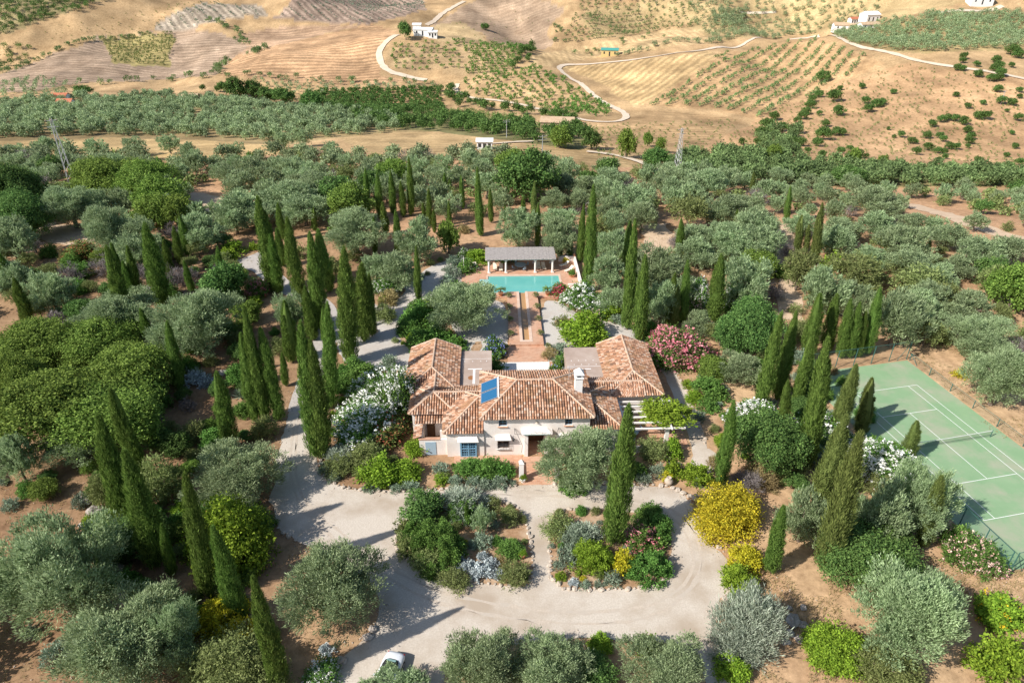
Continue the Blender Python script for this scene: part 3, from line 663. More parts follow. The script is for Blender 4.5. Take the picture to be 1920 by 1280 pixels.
for off in (0, 22):
    ribbon('wheel_track', [(562 - off * .3, 770), (552 - off * .4, 850), (560 - off * .6, 930), (620, 985 + off), (700, 1040 + off), (780, 1095 + off), (900, 1130 + off), (1080, 1150 + off), (1230, 1140 + off), (1310 + off * .5, 1070 + off * .5), (1285 + off, 990), (1230, 945 - off * .5), (1080, 932 - off * .5), (900, 925 - off * .4)], 0.30, M['track'], 0.026, 0.8, 0.07)
M['earth_track'] = noisy('earth_track', (0.50, 0.36, 0.24), (0.62, 0.47, 0.33), 0.5, 0.95, 0.3, 0.05)
for px, wd in (([(1700, 382), (1790, 408), (1850, 432), (1960, 462)], 5), ([(1720, 440), (1830, 452), (1960, 486)], 4), ([(345, 366), (400, 372), (412, 400), (360, 420)], 6), ([(1222, 420), (1236, 450), (1246, 490)], 6), ([(60, 430), (120, 440), (180, 452)], 8), ([(1470, 420), (1474, 480), (1478, 540), (1482, 600)], 4)):
    ribbon('earth_track', px, wd, M['earth_track'], 0.06, 1.5, 0.35)
# far roads
M['farroad'] = noisy('dirt_road', (0.60, 0.48, 0.35), (0.70, 0.58, 0.45), 0.3, 0.95, 0, 0)
for px, wd in (([(800, 151), (760, 143), (725, 135), (709, 108), (714, 88), (745, 66)], 4.2),
   ([(858, 158), (850, 170), (880, 185), (940, 190), (1000, 200), (1080, 225), (1150, 231), (1177, 223), (1170, 210), (1100, 165), (1052, 135), (1046, 125), (1070, 120), (1140, 118), (1200, 112), (1330, 95), (1400, 80), (1480, 72), (1530, 68)], 3.4),
   ([(1530, 68), (1600, 90), (1700, 110), (1800, 130), (1960, 158)], 3.6), ([(800, 48), (830, 25), (870, 3)], 4.0),
   ([(1100, 285), (1160, 292), (1210, 308), (1236, 322)], 3.0), ([(905, 272), (960, 268), (1000, 266)], 2.5), ([(1385, 22), (1455, 23)], 3), ([(1750, 26), (1830, 22), (1880, 12)], 4)):
    ribbon('dirt_road', px, wd, M['farroad'], 0.35, 3.0, 0.25)

# ------------------------------------------------------------------ the villa (built in its own frame: u along the front, v into depth)
HX, HY, HR = 2.9, 63.26, R(1.6)
def hw(u, v, z=0.0): return (HX + u * math.cos(HR) - v * math.sin(HR), HY + u * math.sin(HR) + v * math.cos(HR), z)
villa = obj('villa', None, None, (HX, HY, 0), HR, label='blush walled villa with terracotta tiled roofs and two long rear wings', category='house')
def holes_wall(mb, u0, u1, z0, z1, v, th, holes):
    us = sorted({u0, u1} | {h[0] for h in holes} | {h[1] for h in holes}); zs = sorted({z0, z1} | {h[2] for h in holes} | {h[3] for h in holes})
    for i in range(len(us) - 1):
        for j in range(len(zs) - 1):
            c = ((us[i] + us[i + 1]) / 2, (zs[j] + zs[j + 1]) / 2)
            if any(h[0] < c[0] < h[1] and h[2] < c[1] < h[3] for h in holes): continue
            a, b, p, q_ = us[i], us[i + 1], zs[j], zs[j + 1]
            mb.add([(a, v, p), (b, v, p), (b, v, q_), (a, v, q_)], [(0, 1, 2, 3)])
    for a, b, p, q_ in holes:
        w_ = v + th
        mb.add([(a, v, p), (a, w_, p), (a, w_, q_), (a, v, q_), (b, v, p), (b, w_, p), (b, w_, q_), (b, v, q_)],
               [(0, 1, 2, 3), (5, 4, 7, 6), (3, 2, 6, 7), (4, 5, 1, 0)])
wl = MB()
DOOR = (-1.0, 1.0, 0.02, 3.35); GRI = (-4.6, -3.25, 1.0, 2.55); UW1 = (-4.45, -3.5, 4.35, 5.25); UW2 = (3.3, 4.15, 4.35, 5.25); GRI2 = (2.6, 3.9, 1.0, 2.55)
holes_wall(wl, -6.2, 6.2, -0.1, 5.6, 0.0, 0.45, [DOOR, GRI, UW1, UW2, GRI2])
wl.box(-6.2, -1.0, 0.45, 9.2, -0.1, 5.6); wl.box(1.0, 6.2, 0.45, 9.2, -0.1, 5.59); wl.box(-1.0, 1.0, 2.6, 9.19, -0.1, 5.58); wl.box(-1.0, 1.0, 0.45, 2.6, 3.35, 5.57)
wl.add([(-6.2, 0, -.1), (-6.2, .45, -.1), (-6.2, .45, 5.6), (-6.2, 0, 5.6)], [(0, 3, 2, 1)]); wl.add([(6.2, 0, -.1), (6.2, .45, -.1), (6.2, .45, 5.6), (6.2, 0, 5.6)], [(0, 1, 2, 3)])
BW = (-9.0, -7.15, 0.1, 2.5)
holes_wall(wl, -10.6, -6.2, -0.1, 3.68, -0.12, 0.35, [BW]); wl.box(-10.6, -6.21, 0.23, 8.6, -0.1, 3.66)
wl.add([(-10.6, -.12, -.1), (-10.6, .23, -.1), (-10.6, .23, 3.68), (-10.6, -.12, 3.68)], [(0, 3, 2, 1)])
wl.box(6.21, 9.85, 0.2, 9.0, -0.1, 3.66)
wl.box(-15.0, -10.62, 3.9, 9.0, -0.1, 3.64); wl.box(-16.0, -9.95, 8.6, 18.4, -0.1, 3.68); wl.box(9.9, 16.05, 6.95, 18.7, -0.1, 3.68)
wl.add([(-16.0, 18.4, 3.6), (-9.95, 18.4, 3.6), (-13.0, 18.4, 5.05)], [(0, 2, 1), (0, 1, 2)])
wl.add([(9.9, 18.7, 3.6), (16.05, 18.7, 3.6), (13.0, 18.7, 5.05)], [(0, 2, 1), (0, 1, 2)])
wl.build('wall', M['pinkwall'], villa)
# flat roof terraces
fr = MB()
fr.box(-9.94, -5.25, 9.21, 18.3, 0, 3.4); fr.build('flat_roof', M['flatroof'], villa)
fr = MB(); fr.box(4.95, 9.89, 9.21, 18.8, 0, 3.4); fr.build('flat_roof', M['flatroof'], villa)
fr = MB(); fr.box(-5.24, 4.94, 9.21, 13.0, 0, 3.38); fr.build('flat_roof', M['flatroof'], villa)
for (a, b, c_, d) in ((-7.75, -7.45, 10.2, 13.6), (6.95, 7.2, 10.0, 13.2)):
    s_ = MB(); s_.box(a, b, c_, d, 3.39, 3.408); s_.box(a - 0.7, b + 0.9, d, d + 0.16, 3.39, 3.41); s_.build('sealing_strip', M['purewhite'], villa)
    s_ = MB(); k = [(b + 0.1 + (0.5 * math.cos(t)) * (1 if a > 0 else -1) * 0.9 - (0.6 if a < 0 else 0), d - 2.0 + 0.5 * math.sin(t), 3.404) for t in np.linspace(0, 6.28, 12)]
    s_.add(k, [tuple(range(12))]); s_.build('rust_stain', M['rustpatch'], villa)
fx_ = [(u, u + 0.12, 15.5, 15.62, 3.39, 3.43) for u in (-9.0, -7.9, -6.8, -6.0)] + [(-9.9, -5.3, 16.2, 16.24, 3.39, 3.407), (4.95, 9.8, 13.9, 13.95, 3.39, 3.407)]
for u in (5.6, 6.6, 7.6, 8.6): fx_ += [(u, u + 0.12, 15.3, 15.42, 3.39, 3.43), (u + .3, u + 0.42, 14.3, 14.42, 3.39, 3.43)]
for b_ in fx_: s_ = MB(); s_.box(*b_); s_.build('roof_fixing', M['purewhite'], villa)
# barrel tile roofs
def tile_plane(mb, ub, e0, e1, s0, s1, slope_dir, rise, Ls, hipA, hipB):
    """tiles on one roof plane. e0->e1 eave, slope_dir horizontal unit vector uphill, Ls horizontal depth, rise total; hipA/B taper lengths at the two ends"""
    e0, e1 = np.array(e0, float), np.array(e1, float); Le = np.linalg.norm(e1 - e0); d = (e1 - e0) / Le
    sd = np.array([slope_dir[0], slope_dir[1], rise / Ls]); sl_ = np.linalg.norm(sd); sdu = sd / sl_; Lt = Ls * sl_
    nrm = np.cross(d, sdu); nrm = nrm if nrm[2] > 0 else -nrm
    p = [e0, e1, e1 - d * hipB + sd * Ls, e0 + d * hipA + sd * Ls]
    ub.add(p, [(0, 1, 2, 3)])
    pitch = 0.30; n = int(Le / pitch)
    for i in range(n):
        t = (i + 0.5) * Le / n
        top = Lt * min(1.0, t / hipA if hipA > 0 else 1, (Le - t) / hipB if hipB > 0 else 1)
        step = 0.40; k = max(1, int(round((top + 0.1) / step)))
        s = -0.08 - random.random() * 0.04
        for j in range(k):
            a, b = s + j * step, min(s + (j + 1) * step + 0.06, top + 0.05)
            if b - a < 0.1: continue
            ra, rb = 0.118 + random.random() * 0.01, 0.10
            w1, w2 = random.random() * 0.02, random.random() * 0.012
            V = []
            for (s_, r_, h) in ((a, ra, 0.045 + w1), (b, rb, 0.012)):
                for th in (0, 45, 90, 135, 180):
                    V.append(e0 + d * (t + w2 + r_ * math.cos(R(th))) + sdu * s_ + nrm * (h + r_ * 0.95 * math.sin(R(th))))
            mb.add(V, [(q_, q_ + 1, q_ + 6, q_ + 5) for q_ in range(4)] + [(0, 4, 3, 2, 1)])
def ridge_line(mb, a, b):
    a, b = np.array(a, float), np.array(b, float); Ln = np.linalg.norm(b - a); n = max(1, int(Ln / 0.42)); d = (b - a) / Ln
    sx = unit(np.cross(d, (0, 0, 1))); up = np.cross(sx, d)
    for i in range(n):
        p, q_ = a + d * Ln * i / n, a + d * (Ln * (i + 1) / n + 0.05)
        V = []
        for (c_, r_, h) in ((p, 0.15, 0.05), (q_, 0.125, 0.03)):
            for th in (-10, 45, 90, 135, 190): V.append(c_ + sx * r_ * math.cos(R(th)) + up * (h + r_ * math.sin(R(th))))
        mb.add(V, [(k, k + 1, k + 6, k + 5) for k in range(4)] + [(0, 4, 3, 2, 1)])
def hip_roof(u0, u1, v0, v1, ze, rise, axis, hips=(1, 1), skip=()):
    t, ub, rd = MB(), MB(), MB()
    if axis == 'u':
        hw_ = (v1 - v0) / 2; vm = (v0 + v1) / 2; a, b = (hw_ * 0.9 if hips[0] else 0), (hw_ * 0.9 if hips[1] else 0); zr = ze + rise
        if 'F' not in skip: tile_plane(t, ub, (u0, v0, ze), (u1, v0, ze), 0, 0, (0, 1), rise, hw_, a, b)
        if 'B' not in skip: tile_plane(t, ub, (u1, v1, ze), (u0, v1, ze), 0, 0, (0, -1), rise, hw_, b, a)
        if hips[0] and 'L' not in skip: tile_plane(t, ub, (u0, v1, ze), (u0, v0, ze), 0, 0, (1, 0), rise, a, hw_, hw_)
        if hips[1] and 'R' not in skip: tile_plane(t, ub, (u1, v0, ze), (u1, v1, ze), 0, 0, (-1, 0), rise, b, hw_, hw_)
        ridge_line(rd, (u0 + a, vm, zr), (u1 - b, vm, zr))
        if hips[0]: ridge_line(rd, (u0, v0, ze), (u0 + a, vm, zr)); ridge_line(rd, (u0, v1, ze), (u0 + a, vm, zr))
        if hips[1]: ridge_line(rd, (u1, v0, ze), (u1 - b, vm, zr)); ridge_line(rd, (u1, v1, ze), (u1 - b, vm, zr))
    else:
        hw_ = (u1 - u0) / 2; um = (u0 + u1) / 2; a, b = (hw_ if hips[0] else 0), (hw_ if hips[1] else 0); zr = ze + rise
        if 'L' not in skip: tile_plane(t, ub, (u0, v1, ze), (u0, v0, ze), 0, 0, (1, 0), rise, hw_, b, a)
        if 'R' not in skip: tile_plane(t, ub, (u1, v0, ze), (u1, v1, ze), 0, 0, (-1, 0), rise, hw_, a, b)
        if hips[0] and 'F' not in skip: tile_plane(t, ub, (u0, v0, ze), (u1, v0, ze), 0, 0, (0, 1), rise, a, hw_, hw_)
        ridge_line(rd, (um, v0 + a, zr), (um, v1 - b, zr))
        if hips[0]: ridge_line(rd, (u0, v0, ze), (um, v0 + a, zr)); ridge_line(rd, (u1, v0, ze), (um, v0 + a, zr))
        if not hips[1]: ridge_line(rd, (u0, v1, ze), (um, v1, zr)); ridge_line(rd, (um, v1, zr), (u1, v1, ze))
    r0 = t.build('roof', M['tile'], villa)
    ub.build('roof_deck', M['underlay'], r0); rd.build('ridge_tiles', M['ridge'], r0)
    return r0
hip_roof(-6.65, 6.65, -0.42, 9.6, 5.66, 2.05, 'u')
hip_roof(-10.98, -6.22, -0.45, 9.0, 3.72, 1.9, 'u', (1, 0))
hip_roof(6.22, 10.25, -0.1, 9.1, 3.72, 1.85, 'u', (0, 1))
hip_roof(-15.35, -9.55, 3.45, 12.0, 3.69, 1.18, 'v', (1, 0), ('F',))
hip_roof(-15.35, -4.0, 3.45, 9.2, 3.69, 1.17, 'u', (1, 0), ('L',))
hip_roof(-16.4, -9.6, 8.1, 18.7, 3.76, 1.42, 'v', (1, 0))
hip_roof(9.55, 16.45, 6.5, 19.0, 3.76, 1.42, 'v', (1, 0))
hip_roof(4.0, 14.0, 6.35, 10.6, 3.70, 0.9, 'u', (0, 0))
# gutters / white eave mouldings
for b_ in ((-6.6, 6.6, -0.36, -0.02, 5.5, 5.64), (-10.93, -6.25, -0.4, -0.13, 3.56, 3.70), (6.25, 10.2, -0.06, 0.18, 3.56, 3.70), (9.7, 16.3, 6.6, 6.94, 3.58, 3.73), (-15.2, -10.7, 3.55, 3.88, 3.53, 3.67)):
    g = MB(); g.box(*b_); g.build('cornice', M['white'], villa)
# chimney, aerials
ch = MB(); ch.box(4.75, 5.65, 3.75, 4.65, 5.6, 8.3); ch.box(4.65, 5.75, 3.65, 4.75, 8.3, 8.42)
for x, y in ((4.8, 3.8), (5.45, 3.8), (4.8, 4.45), (5.45, 4.45)): ch.box(x, x + 0.15, y, y + 0.15, 8.42, 8.85)
ch.hexa([(4.6, 3.6, 8.85), (5.8, 3.6, 8.85), (5.8, 4.8, 8.85), (4.6, 4.8, 8.85), (5.1, 4.1, 9.5), (5.3, 4.1, 9.5), (5.3, 4.3, 9.5), (5.1, 4.3, 9.5)])
cho = ch.build('chimney', M['purewhite'], villa); c2 = MB(); c2.box(4.95, 5.45, 3.95, 4.45, 8.425, 8.8); c2.build('flue', M['black'], cho)
an = MB(); an.tube([(4.2, 5.6, 6.6), (4.2, 5.6, 8.9)], 0.03, 5); an.tube([(3.3, 5.6, 8.7), (5.0, 5.6, 8.75)], 0.02, 4)
for i in range(6): an.tube([(3.4 + i * .3, 5.3, 8.72), (3.4 + i * .3, 5.9, 8.72)], 0.012, 4)
an.build('aerial', M['steel'], villa)
# solar collectors on the left hip
def slope_z(u): return 5.66 + (u + 6.65) / 4.51 * 2.05
for v0, v1 in ((2.35, 4.35), (4.5, 6.5)):
    p = MB(); u0, u1 = -6.55, -4.55
    P = [(u0, v0, slope_z(u0) + .16), (u1, v0, slope_z(u1) + .16), (u1, v1, slope_z(u1) + .16), (u0, v1, slope_z(u0) + .16)]
    p.hexa(P + [(x, y, z + .08) for x, y, z in P]); po = p.build('solar_panel', M['frame_metal'], villa)
    p = MB(); e = .07
    P = [(u0 + e, v0 + e, slope_z(u0 + e) + .245), (u1 - e, v0 + e, slope_z(u1 - e) + .245), (u1 - e, v1 - e, slope_z(u1 - e) + .245), (u0 + e, v1 - e, slope_z(u0 + e) + .245)]
    p.add(P, [(0, 1, 2, 3)]); p.build('panel_glass', M['solar'], po)
tk_ = MB(); tk_.tube([(-4.42, 2.3, slope_z(-4.42) + .2), (-4.42, 6.6, slope_z(-4.42) + .2)], 0.09, 8); tk_.build('solar_pipe', M['purewhite'], villa)
# windows and doors
def window(name, h, v, nu, nz, frame_m, parent, grille=False, depth=0.2):
    a, b, p, q_ = h
    f = MB(); t = 0.07
    f.box(a, a + t, v, v + .08, p, q_); f.box(b - t, b, v, v + .08, p, q_); f.box(a + t, b - t, v, v + .08, p, p + t); f.box(a + t, b - t, v, v + .08, q_ - t, q_)
    for i in range(1, nu): x = a + (b - a) * i / nu; f.box(x - .022, x + .022, v + .005, v + .07, p + t, q_ - t)
    for j in range(1, nz): z = p + (q_ - p) * j / nz; f.box(a + t, b - t, v + .012, v + .065, z - .022, z + .022)
    o = f.build(name, frame_m, parent)
    g_ = MB(); g_.add([(a, v + .06, p), (b, v + .06, p), (b, v + .06, q_), (a, v + .06, q_)], [(0, 1, 2, 3)]); g_.build('pane', M['darkglass'], o)
    return o
window('window', UW1, 0.15, 2, 2, M['bluepaint'], villa); window('window', UW2, 0.15, 2, 2, M['bluepaint'], villa)
window('window', GRI, 0.2, 2, 2, M['darkwood'], villa); window('window', GRI2, 0.2, 2, 2, M['darkwood'], villa)
wv_ = window('french_window', BW, 0.0, 6, 8, M['bluepaint'], villa)
f = MB()                       # projecting blue casement with its two tall leaves
a, b, p, q_ = BW
for x0, x1 in ((a - .06, a + .14), (b - .14, b + .06), ((a + b) / 2 - .1, (a + b) / 2 + .1)): f.box(x0, x1, -.3, -.13, p, q_ + .05)
for z0, z1 in ((p, p + .12), ((p + q_) / 2 - .06, (p + q_) / 2 + .06), (q_ - .08, q_ + .05)): f.box(a + .145, b - .145, -.29, -.14, z0, z1)
for k in (1, 2, 4, 5):
    x = a + .14 + (b - a - .28) * k / 6; f.box(x - .03, x + .03, -.27, -.16, p + .12, q_ - .08)
for k in (1, 2, 4, 5): z = p + (q_ - p) * k / 6; f.box(a + .145, b - .145, -.262, -.168, z - .03, z + .03)
f.build('casement', mat('mid_blue_paint', (0.17, 0.33, 0.46), .5), villa)
def grille(h, name):
    a, b, p, q_ = h; m = MB()
    for i in range(9): x = a - .06 + (b - a + .12) * i / 8; m.tube([(x, -.22, p - .05), (x, -.22, q_ + .05)], .016, 5)
    for z in (p - .05, (p + q_) / 2, q_ + .05): m.tube([(a - .08, 0, z), (a - .08, -.22, z), (b + .08, -.22, z), (b + .08, 0, z)], .016, 5)
    m.build(name, M['iron'], villa)
grille(GRI, 'window_grille'); grille(GRI2, 'window_grille')
def hood(u0, u1, z, v, d, name='window_hood'):
    m = MB(); m.hexa([(u0, v - d, z), (u1, v - d, z), (u1, v, z), (u0, v, z), (u0 + .2, v - .1, z + .42), (u1 - .2, v - .1, z + .42), (u1 - .15, v, z + .42), (u0 + .15, v, z + .42)])
    m.box(u0 - .03, u1 + .03, v - d - .03, v - .002, z - .1, z - .002); m.build(name, M['white'], villa)
hood(-4.85, -3.0, 2.75, -.003, .55); hood(2.35, 4.15, 2.75, -.003, .55); hood(-9.3, -6.85, 2.66, -.123, .55)
for h, v in ((GRI, 0), (GRI2, 0), (UW1, 0), (UW2, 0), (BW, -.12)):
    m = MB(); m.box(h[0] - .12, h[1] + .12, v - .16 - (.16 if h is BW else 0), v - .003, h[2] - .12, h[2] - .03); m.build('window_sill', M['brick'] if h in (UW1, UW2) else M['white'], villa)
dr = MB(); dr.box(-1.0, 1.0, 2.5, 2.58, 0, 3.3); dr.build('front_door', M['darkwood'], villa)
fl_ = MB(); fl_.box(-1.0, 1.0, 0.0, 2.5, -.05, .03); fl_.build('doorstep', M['brick'], villa)
po = MB(); po.box(-1.45, -1.02, -.45, -.004, 0, 3.5); po.box(1.02, 1.45, -.45, -.004, 0, 3.5); po.box(-1.6, 1.6, -.7, -.004, 3.5, 3.72); po.box(-1.8, 1.8, -.95, -.004, 3.725, 3.85)
po.hexa([(-1.75, -.9, 3.852), (1.75, -.9, 3.852), (1.75, -.005, 3.852), (-1.75, -.005, 3.852), (-1.2, -.3, 4.1), (1.2, -.3, 4.1), (1.2, -.005, 4.1), (-1.2, -.005, 4.1)])
poo = po.build('portico', M['white'], villa)
tr = MB(); tr.box(-1.55, 1.55, -.96, -.955, 3.74, 3.79); tr.box(-1.55, 1.55, -.956, -.952, 3.80, 3.84); tr.build('canopy_trim', M['teal_awning'], poo)
ir = MB()
for s in (-1, 1): ir.tube([(s * 2.6, -.06, 4.1), (s * 2.2, -.7, 3.4), (s * 1.7, -1.0, 2.2), (s * 1.8, -1.0, 1.2)], .025, 5); ir.tube([(s * 2.6, -.05, 4.0), (s * 2.6, -.6, 3.6), (s * 1.65, -.8, 3.75)], .03, 5)
for k in range(4): a = math.pi * (k + 0.5) / 4; ir.tube([(0, -.95, 4.1), (1.6 * math.cos(a), -1.05, 4.1 + .3 * math.sin(a)), (1.7 * math.cos(a), -1.05, 4.0 - .2 * abs(math.cos(a)))], .018, 4)
ir.build('iron_bracket', M['iron'], villa)
la = MB(); la.lathe([(.0, 0), (.1, .05), (.13, .3), (.16, .33), (.02, .48)], (-2.75, -.25, 2.3), 8); la.tube([(-2.75, -.25, 2.8), (-2.75, 0, 2.95)], .02, 5); la.build('wall_lantern', M['iron'], villa)
bull = MB(); bull.lathe([(.05, 0), (.2, .1), (.05, .3)], (0, -.1, 4.75), 8); bull.build('wall_ornament', M['stone'], villa)
# service yard at the left: low wall, pale blue door, lean-to of tiles
yw = MB(); yw.box(-13.9, -10.62, 0.25, 0.55, 0, 2.35); yw.box(-13.9, -13.6, 0.555, 3.8, 0, 2.34); yw.box(-11.4, -10.63, 0.6, 0.9, 2.36, 3.3); yw.box(-10.95, -10.64, 0.95, 3.8, 0, 3.3); yw.build('yard_wall', M['pinkwall'], villa)
yd = MB(); yd.box(-13.2, -11.95, 0.2, 0.247, 0.05, 2.0); yd.build('yard_door', M['bluedoor'], villa)
cp_ = MB(); cp_.box(-13.98, -11.42, 0.18, 0.62, 2.353, 2.42); cp_.build('wall_coping', M['brick'], villa)
yi = MB(); yi.box(-13.3, -12.3, 3.7, 3.86, 0.05, 2.3); yi.build('inner_door', M['darkwood'], villa)
t, ub = MB(), MB(); tile_plane(t, ub, (-14.6, 2.5, 3.0), (-10.75, 2.5, 3.0), 0, 0, (0, 1), 0.42, 1.3, 0, 0); lt = t.build('lean_to_roof', M['tile'], villa); ub.build('roof_deck', M['underlay'], lt)
t, ub = MB(), MB(); tile_plane(t, ub, (-14.5, 2.6, 2.45), (-14.5, 0.3, 2.45), 0, 0, (1, 0), 0.35, 0.9, 0, 0); lt = t.build('lean_to_roof', M['tile'], villa); ub.build('roof_deck', M['underlay'], lt)
yf = MB(); yf.box(-13.59, -10.97, 0.56, 3.69, 0, 0.045); yf.build('yard_floor', M['brick'], villa)

# ------------------------------------------------------------------ paved things round the villa
def hbox(name, boxes, m, **kw):
    mb = MB(); [mb.box(*b_) for b_ in boxes]
    return mb.build(name, m, None, loc=(HX, HY, 0), rz=HR, **kw)
hbox('terrace_paving', [(-9.8, -1.75, -1.6, -0.13, -.1, .10), (1.75, 6.1, -1.4, -.005, -.1, .10), (-1.7, 1.7, -1.5, -.46, -.1, .101)], M['brick'], kind='structure')
hbox('entrance_path', [(-1.6, 1.9, -4.3, -1.61, -.1, .09), (-1.75, 2.0, -4.75, -4.31, -.1, .07), (-1.8, 2.1, -5.25, -4.76, -.1, .045)], M['brick'], kind='structure')
for s, lab in ((-1.95, 'white pointed gate pillar at the left of the entrance path'), (2.15, 'white pointed gate pillar half hidden by the olive at the door')):
    m = MB(); m.box(s - .17, s + .17, -4.6, -1.7, 0, .55); m.box(s - .26, s + .26, -4.62, -4.1, .01, 2.5); m.box(s - .3, s + .3, -4.66, -4.06, 2.5, 2.6)
    m.hexa([(s - .28, -4.64, 2.6), (s + .28, -4.64, 2.6), (s + .28, -4.08, 2.6), (s - .28, -4.08, 2.6), (s - .03, -4.39, 3.0), (s + .03, -4.39, 3.0), (s + .03, -4.33, 3.0), (s - .03, -4.33, 3.0)])
    m.build('gate_pillar', M['white'], None, loc=(HX, HY, 0), rz=HR, label=lab, category='pillar')
hbox('side_terrace', [(9.87, 18.2, 0.3, 6.9, -.1, .16), (18.21, 18.7, 0.5, 6.5, -.1, .10)], M['brick'], kind='structure')
lw_ = hbox('garden_wall', [(10.6, 14.4, -.1, .18, 0, .95), (10.6, 10.85, .181, .29, 0, .94)], M['pinkwall'], label='low blush garden wall below the pergola terrace', category='wall')
pg = obj('pergola', None, None, (HX, HY, 0), HR, label='white beamed pergola half covered by a green vine', category='pergola')
for u, v in ((11.0, .75), (15.9, 1.4), (10.6, 6.4), (17.2, 6.4)):
    m = MB(); m.box(u - .22, u + .22, v - .22, v + .22, .1, 2.75); m.box(u - .28, u + .28, v - .28, v + .28, 2.751, 2.85); m.build('pillar', M['white'], pg)
for v in (.85, 2.0, 3.1, 4.2, 5.3, 6.3):
    m = MB(); m.box(10.2, 17.9 if v < 1 else 16.8, v - .09, v + .09, 2.86, 3.04); m.build('beam', M['white'], pg)
for u in (10.7, 16.2):
    m = MB(); m.box(u - .08, u + .08, .4, 6.6, 3.045, 3.19); m.build('cross_beam', M['white'], pg)
hbox('courtyard_pebbles', [(-4.1, 3.1, 18.2, 20.4, -.1, .05)], M['cobble'], kind='structure')
hbox('lower_patio', [(-2.9, 2.9, 20.41, 24.75, -.1, .09), (3.11, 5.4, 18.8, 20.4, -.1, .07)], M['brick'], kind='structure')
hbox('rill_walk', [(-2.6, -.98, 24.76, 42.3, -.1, .42), (.98, 2.6, 24.76, 42.3, -.1, .42), (-.979, .979, 24.77, 25.5, -.1, .415)], M['brick'], kind='structure')
rill = obj('water_rill', None, None, (HX, HY, 0), HR, label='long narrow amber water channel leading to the pool', category='water channel')
m = MB(); m.box(-.975, -.52, 25.51, 42.3, -.1, .45); m.box(.52, .975, 25.51, 42.3, -.1, .45); m.box(-.519, .519, 25.52, 26.0, -.1, .448); m.build('coping', M['coping'], rill)
m = MB(); m.box(-.519, .519, 26.01, 42.28, -.1, .16); m.build('rill_water', M['rillwater'], rill)
# pool with deck
hbox('pool_deck', [(-10.6, -7.42, 42.6, 58.0, -.1, .22), (-7.41, -6.2, 42.6, 45.0, -.1, .219), (-7.41, -6.2, 47.8, 58.0, -.1, .218), (-6.19, 7.3, 49.4, 58.0, -.1, .221), (7.31, 10.2, 44.2, 56.5, -.1, .222),
      (-6.19, -2.61, 40.6, 41.9, -.1, .2), (2.61, 7.3, 40.4, 41.9, -.1, .2)], M['brick'], kind='structure')
pool = obj('swimming_pool', None, None, (HX, HY, 0), HR, label='turquoise swimming pool with entry steps at one corner', category='pool')
m = MB(); m.box(-6.18, 7.28, 48.95, 49.39, -.1, .26); m.box(6.9, 7.28, 44.0, 48.94, -.1, .262); m.box(-6.18, -5.9, 42.4, 45.0, -.1, .261); m.box(-6.18, -5.9, 47.8, 48.94, -.1, .261)
m.box(-6.18, -1.0, 41.95, 42.38, -.1, .26); m.box(1.0, 7.28, 41.95, 42.38, -.1, .26); m.box(5.3, 6.89, 42.4, 43.9, -.1, .259)
m.build('coping', M['coping'], pool)
m = MB(); m.box(-5.899, 6.899, 42.39, 48.94, -.3, .13); m.box(-.98, .98, 42.31, 42.385, -.3, .128); m.build('pool_water', M['water'], pool)
m = MB()
for i in range(5): m.box(-7.39 + i * .3, -7.11 + i * .3, 45.02, 47.78, -.1, .2 - .014 * i)
m.build('pool_steps', mat('pool_step', (0.30, 0.50, 0.46), 0.5), pool)
pw = hbox('terrace_wall', [(10.25, 10.6, 44.5, 55.2, 0, 1.25), (7.4, 10.24, 54.9, 55.2, 0, 1.24), (8.2, 10.24, 44.5, 44.8, 0, .6)], M['pinkwall'], label='blush wall closing the right side of the pool terrace', category='wall')
pa = obj('pool_pavilion', None, None, (HX, HY, 0), HR, label='open pool pavilion with grey thatch roof on white columns', category='pavilion')
for v in (50.3, 54.4):
    for u in (-5.7, -2.6, 2.75, 5.9):
        m = MB(); m.box(u - .26, u + .26, v - .26, v + .26, .2, .4); m.lathe([(.2, .4), (.19, 1.4), (.17, 2.5), (.24, 2.56), (.26, 2.68)], (u, v, 0), 14); m.box(u - .28, u + .28, v - .28, v + .28, 2.681, 2.78); m.build('column', M['white'], pa)
m = MB(); m.box(-6.3, 6.5, 50.1, 50.5, 2.785, 3.02); m.box(-6.3, 6.5, 54.2, 54.6, 2.785, 3.02); m.box(-6.3, -5.95, 50.51, 54.19, 2.785, 3.0); m.box(6.15, 6.5, 50.51, 54.19, 2.785, 3.0); m.build('beam', M['white'], pa)
m = MB()
for i in range(56):
    u = -6.35 + i * 12.8 / 56; z = 3.03 + random.random() * .03
    m.hexa([(u, 49.8 - random.random() * .12, z + .03), (u + .226, 49.8 - random.random() * .12, z + .03), (u + .226, 54.9, z + .12), (u, 54.9, z + .12)] + [(u, 49.85, z + .15), (u + .226, 49.85, z + .15), (u + .226, 54.85, z + .26), (u, 54.85, z + .26)])
m.build('thatch_roof', M['thatch'], pa)
m = MB(); m.box(-6.0, 6.2, 56.4, 56.6, 0, 1.0); m.build('back_screen', noisy('straw_mat', (0.42, 0.29, 0.14), (0.55, 0.40, 0.2), 3), pa)

